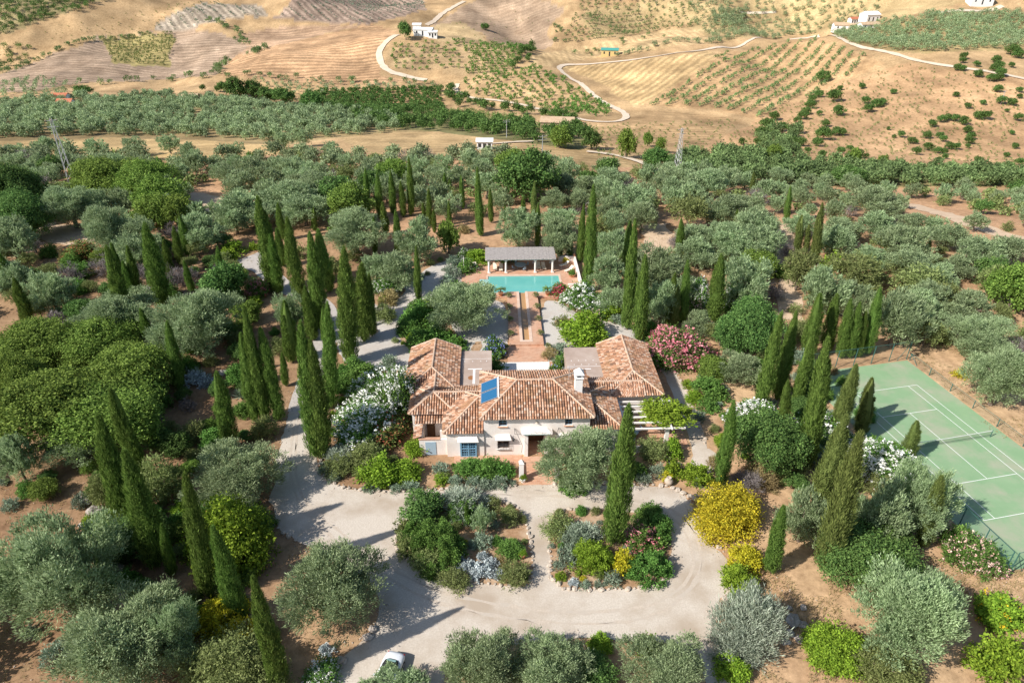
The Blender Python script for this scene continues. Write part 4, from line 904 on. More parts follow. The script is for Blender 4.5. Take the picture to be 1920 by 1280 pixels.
# loungers, tables, pots
def lounger(u, v, ang, lab):
    r = obj('sun_lounger', None, None, hw(u, v, .222), HR + R(ang), label=lab, category='sun lounger', group='cream sun loungers round the pool')
    m = MB(); m.box(-.33, .33, -1.0, .25, .34, .42); m.build('seat', M['cream'], r)
    m = MB(); m.hexa([(-.33, .255, .34), (.33, .255, .34), (.33, .29, .42), (-.33, .29, .42), (-.33, .95, .88), (.33, .95, .88), (.33, .91, .94), (-.33, .91, .94)]); m.build('backrest', M['cream'], r)
    for x in (-.28, .28):
        for y in (-.85, .2): m = MB(); m.tube([(x, y, 0), (x, y, .34)], .03, 6); m.build('leg', M['purewhite'], r)
    for x in (-.28, .28): m = MB(); m.tube([(x, .75, 0), (x, .7, .66)], .025, 5); m.build('back_support', M['purewhite'], r)
lounger(-9.2, 52.0, 20, 'cream sun lounger outermost on the open left side of the pool deck'); lounger(-8.1, 52.3, 24, 'cream sun lounger on the open deck nearer the pavilion')
lounger(-4.6, 51.8, 3, 'cream sun lounger just inside the corner column of the pavilion'); lounger(-3.5, 51.6, -2, 'cream sun lounger by the second column of the pavilion')
lounger(3.5, 52.2, 4, 'cream sun lounger behind the third column of the pavilion'); lounger(4.4, 52.0, 6, 'cream sun lounger by the last column of the pavilion')
lounger(8.3, 52.8, -62, 'cream sun lounger turned sideways in the far corner by the wall'); lounger(9.0, 50.6, -52, 'cream sun lounger turned sideways beside the terracotta planter')
def table(u, v, z, rad, lab, nch):
    r = obj('garden_table', None, None, hw(u, v, z), HR, label=lab, category='table')
    m = MB(); m.lathe([(0.01, .70), (rad, .70), (rad, .745), (rad - .02, .75)], n=24); m.build('table_top', M['bluedoor'], r)
    for k in range(4):
        a = math.pi / 4 + k * math.pi / 2; m = MB(); m.tube([(rad * .75 * math.cos(a), rad * .75 * math.sin(a), 0), (rad * .65 * math.cos(a), rad * .65 * math.sin(a), .7)], .025, 6); m.build('leg', M['bluepaint'], r)
    words = ['facing the villa', 'on the pool side', 'at its far side', 'on its sunny side']
    for k in range(nch):
        a = k * 2 * math.pi / nch + .5; x, y, _ = hw(u + math.cos(a) * (rad + .4), v + math.sin(a) * (rad + .4))
        c_ = obj('garden_chair', None, None, (x, y, z), a + HR + R(90), label='blue metal chair ' + words[k] + ' of ' + ('the pavilion table' if rad > .9 else 'the pergola table'), category='chair', group='blue garden chairs')
        m = MB(); m.box(-.22, .22, -.22, .22, .43, .46); m.build('seat', M['bluedoor'], c_)
        m = MB(); m.box(-.22, .22, -.25, -.22, .5, .9); m.build('backrest', M['bluedoor'], c_)
        for sx in (-.2, .2):
            for sy in (-.2, .2): m = MB(); m.tube([(sx, sy, 0), (sx, sy, .43 if sy > 0 else .88)], .015, 5); m.build('leg', M['bluepaint'], c_)
table(0.1, 52.2, .222, 1.05, 'round pale blue table under the pool pavilion', 4)
table(12.0, 3.0, .162, 0.85, 'round pale blue table under the vine pergola', 3)
# pots
def pot(x, y, z, rad, h, lab, grp, mm='terracotta_pot', name='plant_pot', tuft=None, amph=False):
    r = obj(name, None, None, (x, y, z), 0, label=lab, category='pot', group=grp)
    m = MB()
    if amph: m.lathe([(rad * .45, 0), (rad * .85, h * .25), (rad, h * .5), (rad * .75, h * .78), (rad * .42, h * .88), (rad * .55, h), (rad * .45, h), (rad * .3, h * .86)], n=14)
    else: m.lathe([(rad * .7, 0), (rad * .95, h * .85), (rad * 1.08, h * .86), (rad * 1.08, h), (rad * .92, h), (rad * .9, h * .88)], n=14)
    m.build('pot_body', M[mm], r, True)
    if tuft:
        k, wd, ht = tuft; p = K[k]; obj('pot_plant', get_crown(k, 1, 0 if k not in ('ball', 'sage') else 1), r, (0, 0, h * .85), 0, (wd / p['D'], wd / p['D'], ht / p['H']))
    return r
ords = ['nearest the lower patio', 'second from the lower patio', 'second from the pool', 'nearest the pool']
for i, v in enumerate((27.5, 32.0, 36.2, 40.2)):
    for s, sd in ((-2.3, 'left'), (2.3, 'right')):
        x, y, z = hw(s, v, .42); pot(x, y, z, .28, .32, 'small shallow pot on the %s rill walk, %s' % (sd, ords[i]), 'shallow pots along the water channel', 'stone', 'plant_pot', ('moss', 1.1, .6))
def palm(u, v, lab):
    x, y, z = hw(u, v, .2); r = pot(x, y, z, .42, .7, lab, None, name='potted_palm')
    r['category'] = 'potted palm'
    m = MB(); m.tube([(0, 0, .6), (0, .03, 1.3)], [.12, .09], 7); m.build('stem', M['bark'], r)
    g_ = np.random.default_rng(int(u * 10) % 97); P_, A_, B_ = [], [], []
    for k in range(26):
        a = g_.random() * 6.28; e = g_.random() * 1.1
        for s in range(7):
            t_ = s / 7; p_ = np.array([math.cos(a) * t_ * .9, math.sin(a) * t_ * .9, 1.3 + t_ * e * .8 - t_ * t_ * .65])
            for sg in (-1, 1): P_.append(p_); A_.append([math.cos(a + sg * .9), math.sin(a + sg * .9), -.2]); B_.append([0, 0, 1.0])
    A_ = unit(np.array(A_, float)); B_ = unit(np.cross(A_, np.cross(np.array(B_), A_) + .3)); V, F = kites(np.array(P_), A_, B_, .3, .07); obj('fronds', mesh('fronds', V, F, M['broad']), r)
palm(-3.7, 41.2, 'potted palm beside the water channel on the olive tree side'); palm(4.35, 41.2, 'potted palm beside the water channel near the red oleander')
x, y, z = hw(9.3, 48.3, .222); pot(x, y, z, .6, .6, 'wide terracotta planter with a green shrub at the pool terrace wall', None, tuft=('green', 1.4, .9))
x, y, z = hw(8.6, 53.9, .222); pot(x, y, z, .4, .5, 'terracotta pot with yellow flowering plant in the terrace corner', None, tuft=('yellow', 1.3, .8))
x, y, z = hw(10.4, 55.0, 1.25); pot(x, y, z, .3, .5, 'small terracotta urn on the corner of the pool terrace wall', None, amph=True)
for u, lab in ((-3.15, 'stone pot with dry plant at the left foot of the rill steps'), (3.2, 'stone pot with dry plant at the right foot of the rill steps')):
    x, y, z = hw(u, 23.6); pot(x, y, z, .45, .8, lab, None, 'stone', tuft=('moss', 1.0, .6))
for px, py, rad, h, lab in ((1253, 908, .5, 1.05, 'pale stone amphora with a dark mouth at the drive edge right of the villa'), (1303, 938, .45, .8, 'pale amphora lying low beside the golden yellow shrub'), (980, 1045, .3, .45, 'terracotta pot at the edge of the rounded flower bed'), (981, 903, .34, .5, 'white pot with lime plant at the foot of the gate pillar')):
    x, y, z = at(px, py); pot(x, y, .03, rad, h, lab, None, 'stone' if h > .6 else ('purewhite' if py == 903 else 'terracotta_pot'), amph=h > .6, name='amphora' if h > .6 else 'plant_pot', tuft=None if h > .6 else ('ball', .8, .6))
x, y, z = at(1232, 720 + 140); 
# pool entry post with lantern and shower stool
x, y, z = hw(-10.3, 51.2); r = obj('lamp_post', None, None, (x, y, .22), label='slim white post with bushy top at the left of the pool deck', category='post')
m = MB(); m.tube([(0, 0, 0), (0, 0, 2.6)], .06, 8); m.build('post', M['white'], r); p = K['oleander']
# white gate lantern box on the parking apron
x, y, z = at(463, 522); r = obj('gate_post', None, None, (x, y, z), label='grey stone gate post with small pyramid cap by the parking apron', category='gate post')
m = MB(); m.box(-.35, .35, -.35, .35, 0, 1.6); m.build('post', M['rock'], r); m = MB(); m.hexa([(-.42, -.42, 1.602), (.42, -.42, 1.602), (.42, .42, 1.602), (-.42, .42, 1.602), (-.05, -.05, 2.0), (.05, -.05, 2.0), (.05, .05, 2.0), (-.05, .05, 2.0)]); m.build('cap', M['brick'], r)

# ------------------------------------------------------------------ tennis court (set out from its standard measures)
CX, CY, CR, CS = 50.38, 52.53, 0.2122, 0.991
ct = obj('tennis_court', None, None, (CX, CY, 0), CR, (CS, CS, 1), label='green hard tennis court with white lines', category='tennis court')
m = MB(); m.box(-3.4, 14.1, -6.3, 29.6, -.3, .03); m.build('court_surface', M['court'], ct)
m = MB(); wl_ = .07
def vl(x, y0, y1): m.add([(x - wl_ / 2, y0, .036), (x + wl_ / 2, y0, .036), (x + wl_ / 2, y1, .036), (x - wl_ / 2, y1, .036)], [(0, 1, 2, 3)])
def hl(y, x0, x1): m.add([(x0, y - wl_ / 2, .0405), (x1, y - wl_ / 2, .0405), (x1, y + wl_ / 2, .0405), (x0, y + wl_ / 2, .0405)], [(0, 1, 2, 3)])
for x in (0, 10.97, 1.37, 9.6): vl(x, 0, 23.77)
vl(5.485, 5.485, 18.285); hl(0, 0, 10.97); hl(23.77, 0, 10.97); hl(5.485, 1.37, 9.6); hl(18.285, 1.37, 9.6)
m.build('court_lines', M['line'], ct)
nr = obj('tennis_net', None, None, (CX, CY, 0), CR, (CS, CS, 1), label='tennis net with dark mesh and white top band', category='net')
for x in (-.91, 11.88): m = MB(); m.tube([(x, 11.885, .03), (x, 11.885, 1.1)], .05, 8); m.build('post', M['fence'], nr)
m = MB(); m.add([(-.9, 11.885, .05), (5.485, 11.885, .05), (11.87, 11.885, .05), (11.87, 11.885, 1.0), (5.485, 11.885, .88), (-.9, 11.885, 1.0)], [(0, 1, 4, 5), (1, 2, 3, 4)]); m.build('net_mesh', M['net'], nr)
m = MB(); m.hexa([(-.9, 11.87, .98), (5.485, 11.87, .86), (5.485, 11.9, .86), (-.9, 11.9, .98), (-.9, 11.87, 1.06), (5.485, 11.87, .94), (5.485, 11.9, .94), (-.9, 11.9, 1.06)])
m.hexa([(5.486, 11.87, .86), (11.87, 11.87, .98), (11.87, 11.9, .98), (5.486, 11.9, .86), (5.486, 11.87, .94), (11.87, 11.87, 1.06), (11.87, 11.9, 1.06), (5.486, 11.9, .94)]); m.build('net_band', M['line'], nr)
def fence(pts, lab, h=3.0):
    f = obj('court_fence', None, None, (CX, CY, 0), CR, (CS, CS, 1), label=lab, category='fence')
    for i, (x, y) in enumerate(pts):
        m = MB(); m.tube([(x, y, 0), (x, y, h)], .06, 6)
        if i in (0, len(pts) - 1): 
            o_ = pts[1] if i == 0 else pts[-2]; d = unit(np.array(o_, float) - np.array((x, y), float)); m.tube([(x + d[0] * 1.6, y + d[1] * 1.6, 0), (x, y, h * .9)], .035, 6)
        m.build('fence_post', M['fence'], f)
    m = MB()
    for i in range(len(pts) - 1):
        a, b = pts[i], pts[i + 1]; m.add([(a[0], a[1], .05), (b[0], b[1], .05), (b[0], b[1], h - .05), (a[0], a[1], h - .05)], [(0, 1, 2, 3)])
    m.build('wire_mesh', M['chain'], f)
    m = MB()
    for i in range(len(pts) - 1): m.tube([(*pts[i], h), (*pts[i + 1], h)], .03, 5)
    m.build('top_rail', M['fence'], f)
fence([(-3.6 + i * 2.96, 29.9) for i in range(7)], 'green wire fence along the far end of the tennis court')
fence([(-3.7, -6.4 + i * 3.0) for i in range(6)], 'green wire fence along the near villa side of the tennis court')
fence([(-3.3 + i * 3.0, -6.6) for i in range(4)], 'green wire fence across the near end of the tennis court', 3.0)
fence([(14.4, 29.5 - i * 4.0) for i in range(10)], 'low green wire fence along the outer side of the tennis court', 1.2)

# ------------------------------------------------------------------ car
x, y, z = at(728, 1272)
car = obj('parked_car', None, None, (x, y, 0.02), R(-14), label='white two seat convertible with black soft top half under an olive', category='car')
def loft(secs, n=16, ex=2.6):
    V = []
    for (yy, wd, z0, z1) in secs:
        for k in range(n):
            t = 2 * math.pi * k / n; cx, cz = math.cos(t), math.sin(t)
            V.append((wd / 2 * math.copysign(abs(cx) ** (2 / ex), cx), yy, (z0 + z1) / 2 + (z1 - z0) / 2 * math.copysign(abs(cz) ** (2 / ex), cz)))
    F = [(i * n + k, i * n + (k + 1) % n, (i + 1) * n + (k + 1) % n, (i + 1) * n + k) for i in range(len(secs) - 1) for k in range(n)]
    F += [tuple(range(n)), tuple(range(len(secs) * n - 1, (len(secs) - 1) * n - 1, -1))]
    return V, F
V, F = loft([(2.05, 1.05, .38, .70), (2.0, 1.45, .28, .84), (1.75, 1.70, .22, .93), (1.2, 1.80, .2, .97), (.4, 1.82, .2, .95), (-.6, 1.80, .2, .93), (-1.3, 1.76, .2, .88), (-1.8, 1.62, .24, .76), (-2.05, 1.2, .32, .62)], 20, 3.0)
obj('body', mesh('car_body', V, F, M['car'], smooth=True), car)
V, F = loft([(1.25, .8, .80, .96), (1.0, 1.22, .8, 1.10), (.55, 1.34, .8, 1.24), (-.1, 1.32, .8, 1.26), (-.35, 1.3, .8, 1.22)], 18, 2.8); obj('soft_top', mesh('car_top', V, F, M['black'], smooth=True), car)
V, F = loft([(-.36, 1.28, .8, 1.21), (-.75, 1.36, .8, 1.02), (-1.0, 1.4, .8, .92)], 18, 2.8); obj('windscreen', mesh('car_screen', V, F, M['darkglass'], smooth=True), car)
m = MB(); m.hexa([(-.40, 1.075, 1.075), (.40, 1.075, 1.075), (.40, .86, 1.17), (-.40, .86, 1.17), (-.40, 1.09, 1.10), (.40, 1.09, 1.10), (.40, .87, 1.20), (-.40, .87, 1.20)]); m.build('rear_window', M['carglass'], car)
for sx in (-.82, .82):
    for sy in (1.25, -1.3):
        wv2 = MB(); wv2.tube([(sx - .1, sy, .31), (sx + .1, sy, .31)], .31, 18); wo = wv2.build('wheel', M['rubber'], car)
        wv2 = MB(); wv2.tube([(sx - .11, sy, .31), (sx + .11, sy, .31)], .2, 12); wv2.build('rim', M['frame_metal'], wo)
for sx in (-.62, .62):
    m = MB(); m.box(sx - .14, sx + .14, 1.93, 2.02, .62, .74); m.build('tail_light', mat('tail_red', (.4, .02, .02), .3), car)
    m = MB(); m.box(sx * 1.5 - .1, sx * 1.5 + .1, -.55, -.4, .88, 1.0); m.build('mirror', M['car'], car)

# ------------------------------------------------------------------ plants, set where the photograph shows them (pixels of its 1920x1280 frame)
CYP = """24 556 0 477 28;58 613 26 523 28;108 542 101 513 12;242 625 196 463 34;235 566 211 455 20;261 566 237 463 22;254 570 230 491 22;309 580 272 418 38;283 532 270 463 16;321 518 306 451 20;340 497 325 425 18;354 480 337 408 20;361 552 344 489 16;416 528 407 463 16
514 545 483 370 38;524 549 505 441 26;531 450 521 382 16;532 500 518 429 20;563 563 540 409 30;601 617 577 437 34;591 434 588 391 12;618 548 599 431 30;588 638 572 538 28;656 680 646 463 40;683 640 678 495 38;698 630 692 514 20;622 765 615 566 32;607 640 605 577 14;550 678 533 567 32;785 569 780 463 15
688 405 685 317 15;714 412 707 324 16;725 440 717 380 15;738 402 732 320 16;757 407 750 341 14;771 405 765 296 15;747 476 740 394 18;703 476 699 408 12;796 424 793 381 10;806 427 804 354 12;815 437 812 394 10;844 426 841 378 10;834 363 833 325 10;846 368 844 338 10;869 392 865 330 11;900 440 895 315 16;901 443 897 360 14;921 418 919 354 11;949 418 947 386 9
981 421 981 370 13;1000 426 1003 341 13 y;1007 463 1008 382 13;1050 482 1051 423 13;1069 482 1071 450 13;1087 492 1095 384 18;1103 545 1112 349 25;1172 524 1181 415 22;1175 618 1191 413 28;1196 640 1210 480 30;1272 482 1276 411 17;1381 437 1382 394 9;1409 368 1411 325 12 y;1433 355 1434 340 8
1279 609 1290 490 20;1252 609 1266 514 20;1263 615 1272 538 18 y;1338 604 1354 479 32;1473 419 1482 351 13;1495 473 1505 405 18 y;1511 473 1516 422 12 y;1526 497 1541 381 20 y;1735 485 1744 452 12 y
1424 769 1465 587 30;1456 750 1493 586 32;1463 815 1476 714 24;1512 675 1537 553 32;1490 760 1520 630 28;1550 660 1572 553 28;1507 877 1553 634 44;1576 671 1596 562 24;1591 671 1612 568 22;1608 669 1618 585 20;1625 664 1646 541 26;1565 810 1602 684 34 y;1614 817 1636 712 32 y;1700 862 1717 791 28 y;1531 945 1587 780 46 y;1546 1069 1614 810 56 y;1726 1024 1764 892 36 y;1445 1072 1469 949 36;1350 910 1375 752 30
240 975 201 775 46;272 900 212 729 36;295 1060 228 845 52;325 1080 306 983 24;395 1120 345 887 42;450 1163 398 987 40;528 1290 474 1083 46;338 731 312 604 26;432 842 402 699 36;285 662 263 578 22;481 792 450 628 30;499 792 457 575 30;524 788 488 616 32;536 724 528 662 16;592 855 563 605 44;607 858 581 640 44;1147 1018 1174 760 52;876 985 875 943 9"""
for ln in CYP.replace('\n', ';').split(';'):
    f = ln.split(); cyp(*map(float, f[:5]), 1 if len(f) > 5 else 0)
# kind: cx cy w h per entry, optional flower colour
PL = {
'olive': """130 385 115 70;210 432 115 85;20 450 85 70;255 470 90 60;95 548 85 70;20 525 70 60;375 435 80 60;455 392 105 60;540 372 100 50;570 392 90 50;440 412 70 45;600 352 90 45;665 432 125 72;785 450 76 72;705 505 65 52;745 508 82 62;870 572 140 88;545 590 60 75;370 607 155 115;215 592 150 78;30 862 70 100;140 832 110 78;442 888 165 115;100 1072 220 185;225 1205 250 175;325 1195 110 130;624 1100 186 150;905 1248 156 130;1035 1258 150 124;750 1296 105 62;690 1296 60 50;1255 1262 165 100;1708 1150 190 165;1510 970 85 115;1720 940 120 120;1650 970 100 110;1092 858 150 112;905 975 45 55
82 276 42 30;178 279 44 30;250 274 40 28;316 270 40 28;352 284 36 26;530 263 36 24;567 259 34 24;620 282 36 26;30 284 36 24;440 282 34 24;1048 344 52 42;1093 352 66 40;1146 338 62 40;1040 376 48 36;1082 376 46 36;1188 378 82 52;1204 405 66 50;1265 357 62 42;1326 344 72 46;1372 391 84 48;1050 415 78 46;973 429 72 62;1047 445 72 62;1140 394 52 42;1151 421 52 45;1151 466 72 62;1138 516 66 66;1231 506 100 74;1302 445 78 48;1310 474 82 52;1358 445 72 52;1411 429 82 60;1374 461 82 52;1395 532 94 84;1239 567 72 72;1313 607 58 44;1151 562 62 42;1190 560 50 60
1418 420 74 54;1424 458 84 58;1545 547 88 82;1566 452 74 55;1578 431 70 42;1632 482 66 40;1697 455 92 60;1712 494 88 52;1643 381 92 46;1650 422 82 38;1712 420 62 36;1780 443 74 42;1756 517 70 45;1839 473 82 52;1816 580 90 62;1730 577 92 62;1685 600 104 92;1745 560 80 60;1840 625 115 66;1608 568 70 60;1880 705 120 105;1840 655 80 50;1385 690 85 55;1290 545 60 50;1500 420 60 40;1340 400 60 40;1460 330 50 30;1800 500 60 40;1890 470 70 50""",
'broad': """65 650 155 100;185 640 140 90;240 700 160 110;90 765 200 140;215 790 190 130;20 720 110 100;205 335 135 72;270 342 115 70;300 372 90 70;290 402 80 62;330 400 70 60;655 382 85 66;820 575 60 40;840 445 45 60;1418 494 74 46;1905 541 90 84;1335 690 60 44;960 305 70 42;735 325 60 45""",
'dark': """20 358 115 92;45 402 110 80;30 425 70 50;420 535 85 72;985 330 105 84;1625 1045 175 120;1660 1000 90 80;1400 612 115 95;1440 832 135 112;792 955 84 64;1115 1262 85 60;630 360 70 50;1370 640 60 50;250 1000 120 70;1545 250 30 20;1230 300 50 40;700 345 60 45;1590 330 60 30""",
'green': """278 745 78 88;400 560 60 40;660 690 60 40;680 705 70 40;640 720 50 40;785 592 72 48;790 640 60 36;820 632 60 36;855 642 45 32;770 615 50 40;930 685 34 30;1058 682 38 40;880 875 52 36;915 878 62 42;950 880 36 40;1240 985 52 52;1215 968 52 40;1190 880 44 26;1075 905 60 34;1345 740 44 36;1330 760 40 30;630 420 40 30;875 500 40 34;860 540 36 30;1330 725 60 40;800 605 50 30;960 1025 52 32;1225 955 40 30;765 460 30 20;950 482 40 20;250 890 50 50;270 960 70 50""",
'lime': """430 1005 150 160;478 566 36 26;435 465 42 30;425 478 40 26;475 462 20 18;780 838 48 44;760 885 62 52;715 885 85 48;1098 622 90 64;1125 1205 46 40;1215 1210 42 46;1565 1215 115 105;1385 1082 66 66;1880 1232 95 100;1265 848 32 36;1262 880 34 40;1560 492 40 40;1000 1250 20 16;340 950 40 34;1380 1255 70 50;1145 585 44 36;720 560 24 18;1380 1115 30 26""",
'yellow': """1366 960 132 118;1402 1046 70 62;415 1150 95 90;445 1200 100 90;1168 1052 42 62;1252 892 28 24;1092 1084 14 12;865 1018 30 26;1800 700 26 18""",
'moss': """303 897 84 100;195 925 58 95;430 1245 170 110;1660 1250 135 75;690 860 76 64;640 870 60 50;690 845 60 50;1222 842 60 52;1045 985 62 50;955 965 46 36;925 945 36 30;760 1025 44 56;755 990 30 40;965 1075 62 46;1419 492 62 46;1617 532 78 42;1130 429 52 50;1460 890 40 44;1055 602 36 20;800 1050 60 34;850 1085 60 24;1500 880 40 40;1727 529 104 56;470 1270 130 70;720 585 50 30;1505 620 60 30;560 470 40 34;660 480 36 24;1245 980 30 20;830 895 28 24;1865 500 60 30;1490 580 30 20""",
'almond': """1501 505 68 62;1605 505 94 48;1292 397 76 50;1863 526 64 52;620 505 50 40;1740 620 60 44;1690 500 50 34;1770 560 70 50;650 330 50 34""",
'bare': """1400 905 62 52;1160 356 40 30;1090 390 40 30;1415 370 44 34;1225 520 30 30;1600 470 40 30;255 520 70 50;340 520 60 50;200 500 60 34;1440 880 40 40;40 300 50 20;60 345 60 40""",
'broom': """1425 888 60 60;1440 905 40 40;941 1050 24 22;1030 663 28 20;1310 735 24 20;730 560 40 24;870 430 24 18;130 480 40 20;1290 770 20 16;1465 870 40 50;1340 870 26 30;830 1040 20 20;700 620 16 12""",
'upright': """825 1018 118 100;1220 1062 84 74;1240 1000 50 50;870 955 60 60;640 700 50 40;780 1000 60 60""",
'ball': """1307 888 58 52;1112 1046 78 74;896 482 46 24;1300 745 34 26;829 897 30 26;1050 1080 22 22;1290 720 24 18""",
'sage': """825 879 32 24;855 905 32 18;885 905 28 18;910 909 30 18;938 905 34 24;690 915 22 16;708 914 16 12;770 912 34 20;740 916 24 16;1065 902 44 28;1235 882 32 28;1205 897 30 20;1065 1045 46 44;1097 1096 22 16;1120 1096 18 14;1050 652 32 24;1080 1010 70 56;850 490 30 20;848 512 34 22;840 525 30 18;610 880 34 26;625 895 26 20;730 680 40 26;790 690 30 18;905 1015 40 34;880 965 50 40;1045 1060 24 18;1150 1085 40 22;1310 905 20 16;960 905 16 12;1310 780 26 20;1160 600 30 20;1110 640 24 14""",
'silver': """875 1062 36 28;900 1072 40 28;905 1045 26 24;920 1058 30 26;935 1075 28 26;855 1070 24 20;610 1218 28 26;1075 1092 20 18;365 710 40 30;385 715 30 24""",
'spiky': """1400 1170 125 145;868 938 84 40;1380 1220 80 60;640 855 60 40;1095 1000 60 40""",
'rust': """730 806 72 64;745 785 50 40;150 470 60 40;300 480 50 40""",
}
for k, t in PL.items():
    for ln in t.replace('\n', ';').split(';'):
        f = list(map(float, ln.split())); plant(k, *f)
for k, ln, fl, dn in (('oleander', '708 738 118 100', 'white', 1150), ('oleander', '685 795 122 95', 'white', 1150), ('oleander', '752 745 80 105', 'white', 1000), ('oleander', '1090 555 72 62', 'white', 800), ('oleander', '1128 572 50 40', 'white', 600),
   ('oleander', '1050 545 40 34', 'red', 900), ('oleander', '1110 592 44 30', 'peach', 300), ('oleander', '1272 655 115 84', 'pink', 1500), ('oleander', '1310 556 44 66', 'white', 700), ('oleander', '1370 562 54 56', 'white', 700), ('oleander', '1308 580 40 40', 'peach', 500),
   ('oleander', '1420 786 105 66', 'white', 1300), ('oleander', '1530 800 90 46', 'white', 800), ('oleander', '1570 812 60 50', 'white', 800), ('oleander', '1658 866 120 74', 'white', 1800), ('oleander', '1800 1018 84 82', 'peach', 300), ('oleander', '1845 1048 76 76', 'peach', 800),
   ('oleander', '480 540 58 42', 'pink', 700), ('oleander', '1208 1012 84 48', 'pink', 500), ('oleander', '720 538 58 32', 'white', 500), ('oleander', '712 536 24 18', 'pink', 500), ('green', '927 652 42 46', 'blue', 480), ('green', '1045 690 34 40', 'blue', 100), ('oleander', '605 1262 66 44', 'white', 500),
   ('lime', '1872 1148 96 78', 'gold', 120), ('green', '785 582 60 40', 'white', 160), ('green', '868 478 22 26', 'white', 400), ('dark', '400 960 60 50', 'red', 60)):
    plant(k, *map(float, ln.split()), fl=fl, dens=dn)
# the vine lies over the pergola beams
v_ = plant('lime', 1252, 768, 92, 62, lift=0.0); v_.name = 'pergola_vine'; x, y, z = hw(15.6, 3.6, 2.6); v_.location = (x, y, z - .1); v_.scale = (1.0, 1.0, .55)
PLANTS[-1][1:3] = ['bright green vine', 'vine']; PLANTS[-1][6] = 'bright green vine spilling over the white pergola beams'
v_ = plant('lime', 1262, 835, 30, 50, lift=0.0); v_.name = 'climbing_vine'; PLANTS[-1][1:3] = ['climbing vine', 'vine']; PLANTS[-1][6] = 'green climbing vine rising beside the pergola corner pillar'

# random fill of the middle grove: single olives and bushes between those placed by eye
taken = [np.array(o[0].location[:2]) for o in PLANTS]
def near_taken(p, d):
    T = np.array(taken); return ((T - p) ** 2).sum(1).min() < d * d
def scatter(poly, spacing, n, seed):
    W = wpoly(poly); x0, y0 = W.min(0); x1, y1 = W.max(0); r = np.random.default_rng(seed); out = []
    for gx in np.arange(x0, x1, spacing):
        for gy in np.arange(y0, y1, spacing):
            p = np.array([gx, gy]) + r.uniform(-.42, .42, 2) * spacing
            out.append(p)
    out = np.array(out); out = out[pip(out[:, 0], out[:, 1], W)]
    r.shuffle(out); return out[:n]
def free_plant(kind, p, Wm, hs=1.0, hi=0):
    z = float(Hh(p[0], p[1])); nm, ph, cat = NAMES[kind]; P_ = K[kind]; _vc[0] += 1; var = _vc[0] % 6
    root = obj(nm, None, None, (p[0], p[1], z), random.random() * 6.28); S = Wm / P_['D']; lf = P_['lift'] / P_['D']
    obj('crown' if P_['lift'] else 'foliage', get_crown(kind, var, hi), root, (0, 0, lf * Wm), 0, (S, S, S * hs))
    if P_['lift']: obj('trunk', get_trunk(kind, var), root, (0, 0, 0), 0, (S, S, S * hs))
    D = p[1] * cP - (z - CAM_H) * sP
    PLANTS.append([root, ph, cat, 960 + FPX * p[0] / D, 640 - FPX * ((z - CAM_H) * cP + p[1] * sP) / D, Wm * FPX / D, None]); taken.append(np.array(p))
MID = [(-60, 300), (120, 290), (330, 305), (560, 292), (700, 300), (905, 296), (1010, 318), (1230, 330), (1420, 350), (1700, 362), (1960, 370), (1960, 600), (1780, 560), (1560, 440), (1180, 395), (1000, 400), (780, 420), (640, 430), (470, 440), (330, 440), (60, 440), (-60, 430)]
rr_ = np.random.default_rng(21)
CLEAR = [[(340, 360), (420, 355), (430, 385), (400, 410), (350, 400)], [(1200, 430), (1265, 400), (1265, 480), (1215, 480)], [(1690, 420), (1960, 455), (1960, 480), (1740, 445)], [(60, 415), (180, 405), (170, 470), (80, 470)], [(1430, 500), (1500, 500), (1500, 600), (1430, 600)], [(1720, 380), (1900, 415), (1880, 430), (1700, 400)]]
CLEAR = [wpoly(c) for c in CLEAR]
cnt = 0; far_olives = []; far_right = []
for p in sorted(scatter(MID, 5.6, 1400, 5), key=lambda q_: q_[1]):
    if near_taken(p, 3.9) or any(pip(np.array([p[0]]), np.array([p[1]]), c)[0] for c in CLEAR): continue
    if rr_.random() < 0.14: continue
    q_r = 960 + 1280 * p[0] / (.856 * p[1] + 28) > 1460 and p[1] > 118
    if q_r and rr_.random() < .34: continue
    u_ = rr_.random()
    kind = 'olive' if u_ < .74 else ('moss' if u_ < .82 else ('green' if u_ < .89 else ('almond' if u_ < .93 else ('bare' if u_ < .96 else 'dark'))))
    if kind == 'olive':
        cnt += 1
        if cnt > 185:
            (far_right if q_r else far_olives).append(p); taken.append(np.array(p)); continue
    free_plant(kind, p, (4.6 + 2.4 * rr_.random()) * (1 if kind in ('olive', 'dark') else .62) * (.76 if q_r else 1))
